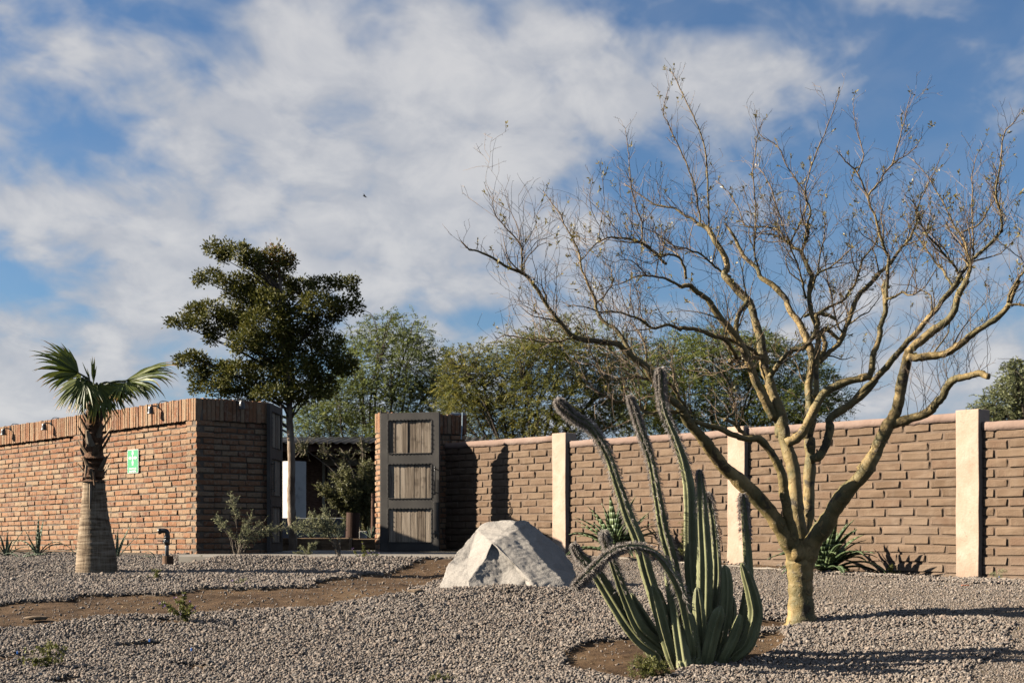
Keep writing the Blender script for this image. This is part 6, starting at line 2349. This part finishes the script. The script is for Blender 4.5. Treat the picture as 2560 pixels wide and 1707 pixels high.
bush('green_weed', 'plant', 'small green weed at the bottom edge of the picture', 1092, 1712, [(-12, -26, .95), (2, -30, .95), (10, -18, .95), (34, -16, .95), (46, -14, .95), (-20, -14, .95)], M_weed, 218, (.014, .004), 36, rad=.002, group='green weeds', up=.5, base=.04)
bush('wall_weed', 'plant', 'thin leggy weed climbing the block wall behind the cactus', 1712, 1425, [(-8, -110, .8), (6, -90, .8), (-14, -60, .8), (10, -50, .8), (0, -140, .5)], M_weed, 219, (.022, .010), 14, Y=19.7, rad=.0025, group='weeds at the block wall')
bush('wall_weed', 'plant', 'low weed at the wall beside the agave shadow', 2222, 1438, [(10, -28, .8), (-8, -22, .8), (22, -24, .8), (28, -6, .8), (-14, -6, .8)], M_weed, 220, (.022, .010), 22, Y=17.1, rad=.0025, group='weeds at the block wall')
bush('grass_tuft', 'plant', 'thin grey green grass tuft beside the tall cream pillar', 2497, 1470, [(int(a), int(b), .1) for a, b in zip(rs.uniform(-24, 24, 22), rs.uniform(-50, -20, 22))], M_sage, 221, (.02, .003), 6, Y=15.9, rad=.002, base=.015)

# drip emitters, string line and litter
M_blue = make_plain('blue_plastic', (.04, .22, .75), .4)
M_orange = make_plain('orange_plastic', (.8, .16, .03), .5)


def emitter(px, py, h, label):
    g = ground_at(px, py)
    z = float(gz(np.array([g[0]]), np.array([g[1]]))[0])
    root = thing('drip_emitter', label, 'drip emitter', (g[0], g[1], z), 'blue drip emitters')
    m = MB()
    m.tube([(g[0], g[1], z - .02), (g[0] + .004, g[1], z + h * .6), (g[0] - .003, g[1], z + h)], .003, 6)
    m.build('stake', M_black, root)
    m = MB()
    m.tube([(g[0] - .003, g[1], z + h - .004), (g[0] - .003, g[1], z + h + .012), (g[0] - .003, g[1], z + h + .018)], [.0065, .0065, .004], 10)
    m.build('cap', M_blue, root)


emitter(375, 1616, .05, 'blue drip emitter on a short stake beside a soil hollow')
emitter(480, 1664, .11, 'blue drip emitter on a tall black stake in the gravel')
emitter(45, 1641, .02, 'blue drip emitter lying among the lower left lantana')
emitter(2499, 1452, .03, 'blue drip emitter in the grass tuft by the pillar')
emitter(2221, 1434, .03, 'blue drip emitter beside the low weed at the block wall')
m = MB()
pl_ = []
for s_ in np.arange(1.2, 10.2, .12):
    x_, y_ = wall_pt(s_, .80 + .05 * math.sin(s_ * 2.1))
    pl_.append((x_, y_, float(gz(np.array([x_]), np.array([y_]))[0]) + .012 + rs.normal(0, .003)))
m.tube(pl_, np.abs(rs.normal(.010, .004, len(pl_))) + .003, 5)
tag(m.build('string_line', make_plain('bleached_rope', (.42, .36, .29), .9)), 'pale bleached rope lying along the soil in front of the block wall', 'rope')
g = ground_at(2414, 1471)
m = MB()
zz_ = float(gz(np.array([g[0]]), np.array([g[1]]))[0])
m.bevbox((g[0] - .04, g[1] - .02, zz_ + .003), (g[0] + .03, g[1] + .015, zz_ + .014), .003)
tag(m.build('plastic_scrap', M_orange), 'small orange plastic scrap on the soil near the tall pillar', 'litter')

# bird far off in the sky
bp = W(912, 491, 70.0)
m = MB()
m.tube([bp + Vector((-.10, 0, .05)), bp + Vector((-.05, 0, .02)), bp, bp + Vector((.06, 0, -.04)), bp + Vector((.12, 0, -.06))], [.008, .03, .035, .022, .004], 8)
bird = m.build('bird', M_black)
m = MB()
m.add([tuple(bp + Vector(q)) for q in ((-.03, 0, .02), (.04, 0, -.01), (.0, -.10, .07), (-.05, -.22, .06), (.02, .10, .07), (-.03, .22, .06))], [(0, 1, 2), (0, 2, 3), (0, 4, 1), (0, 5, 4)])
w = m.build('wing', M_black, bird)
w.modifiers.new('thickness', 'SOLIDIFY').thickness = .006
tag(bird, 'tiny dark bird flying against the pale cloud', 'bird')
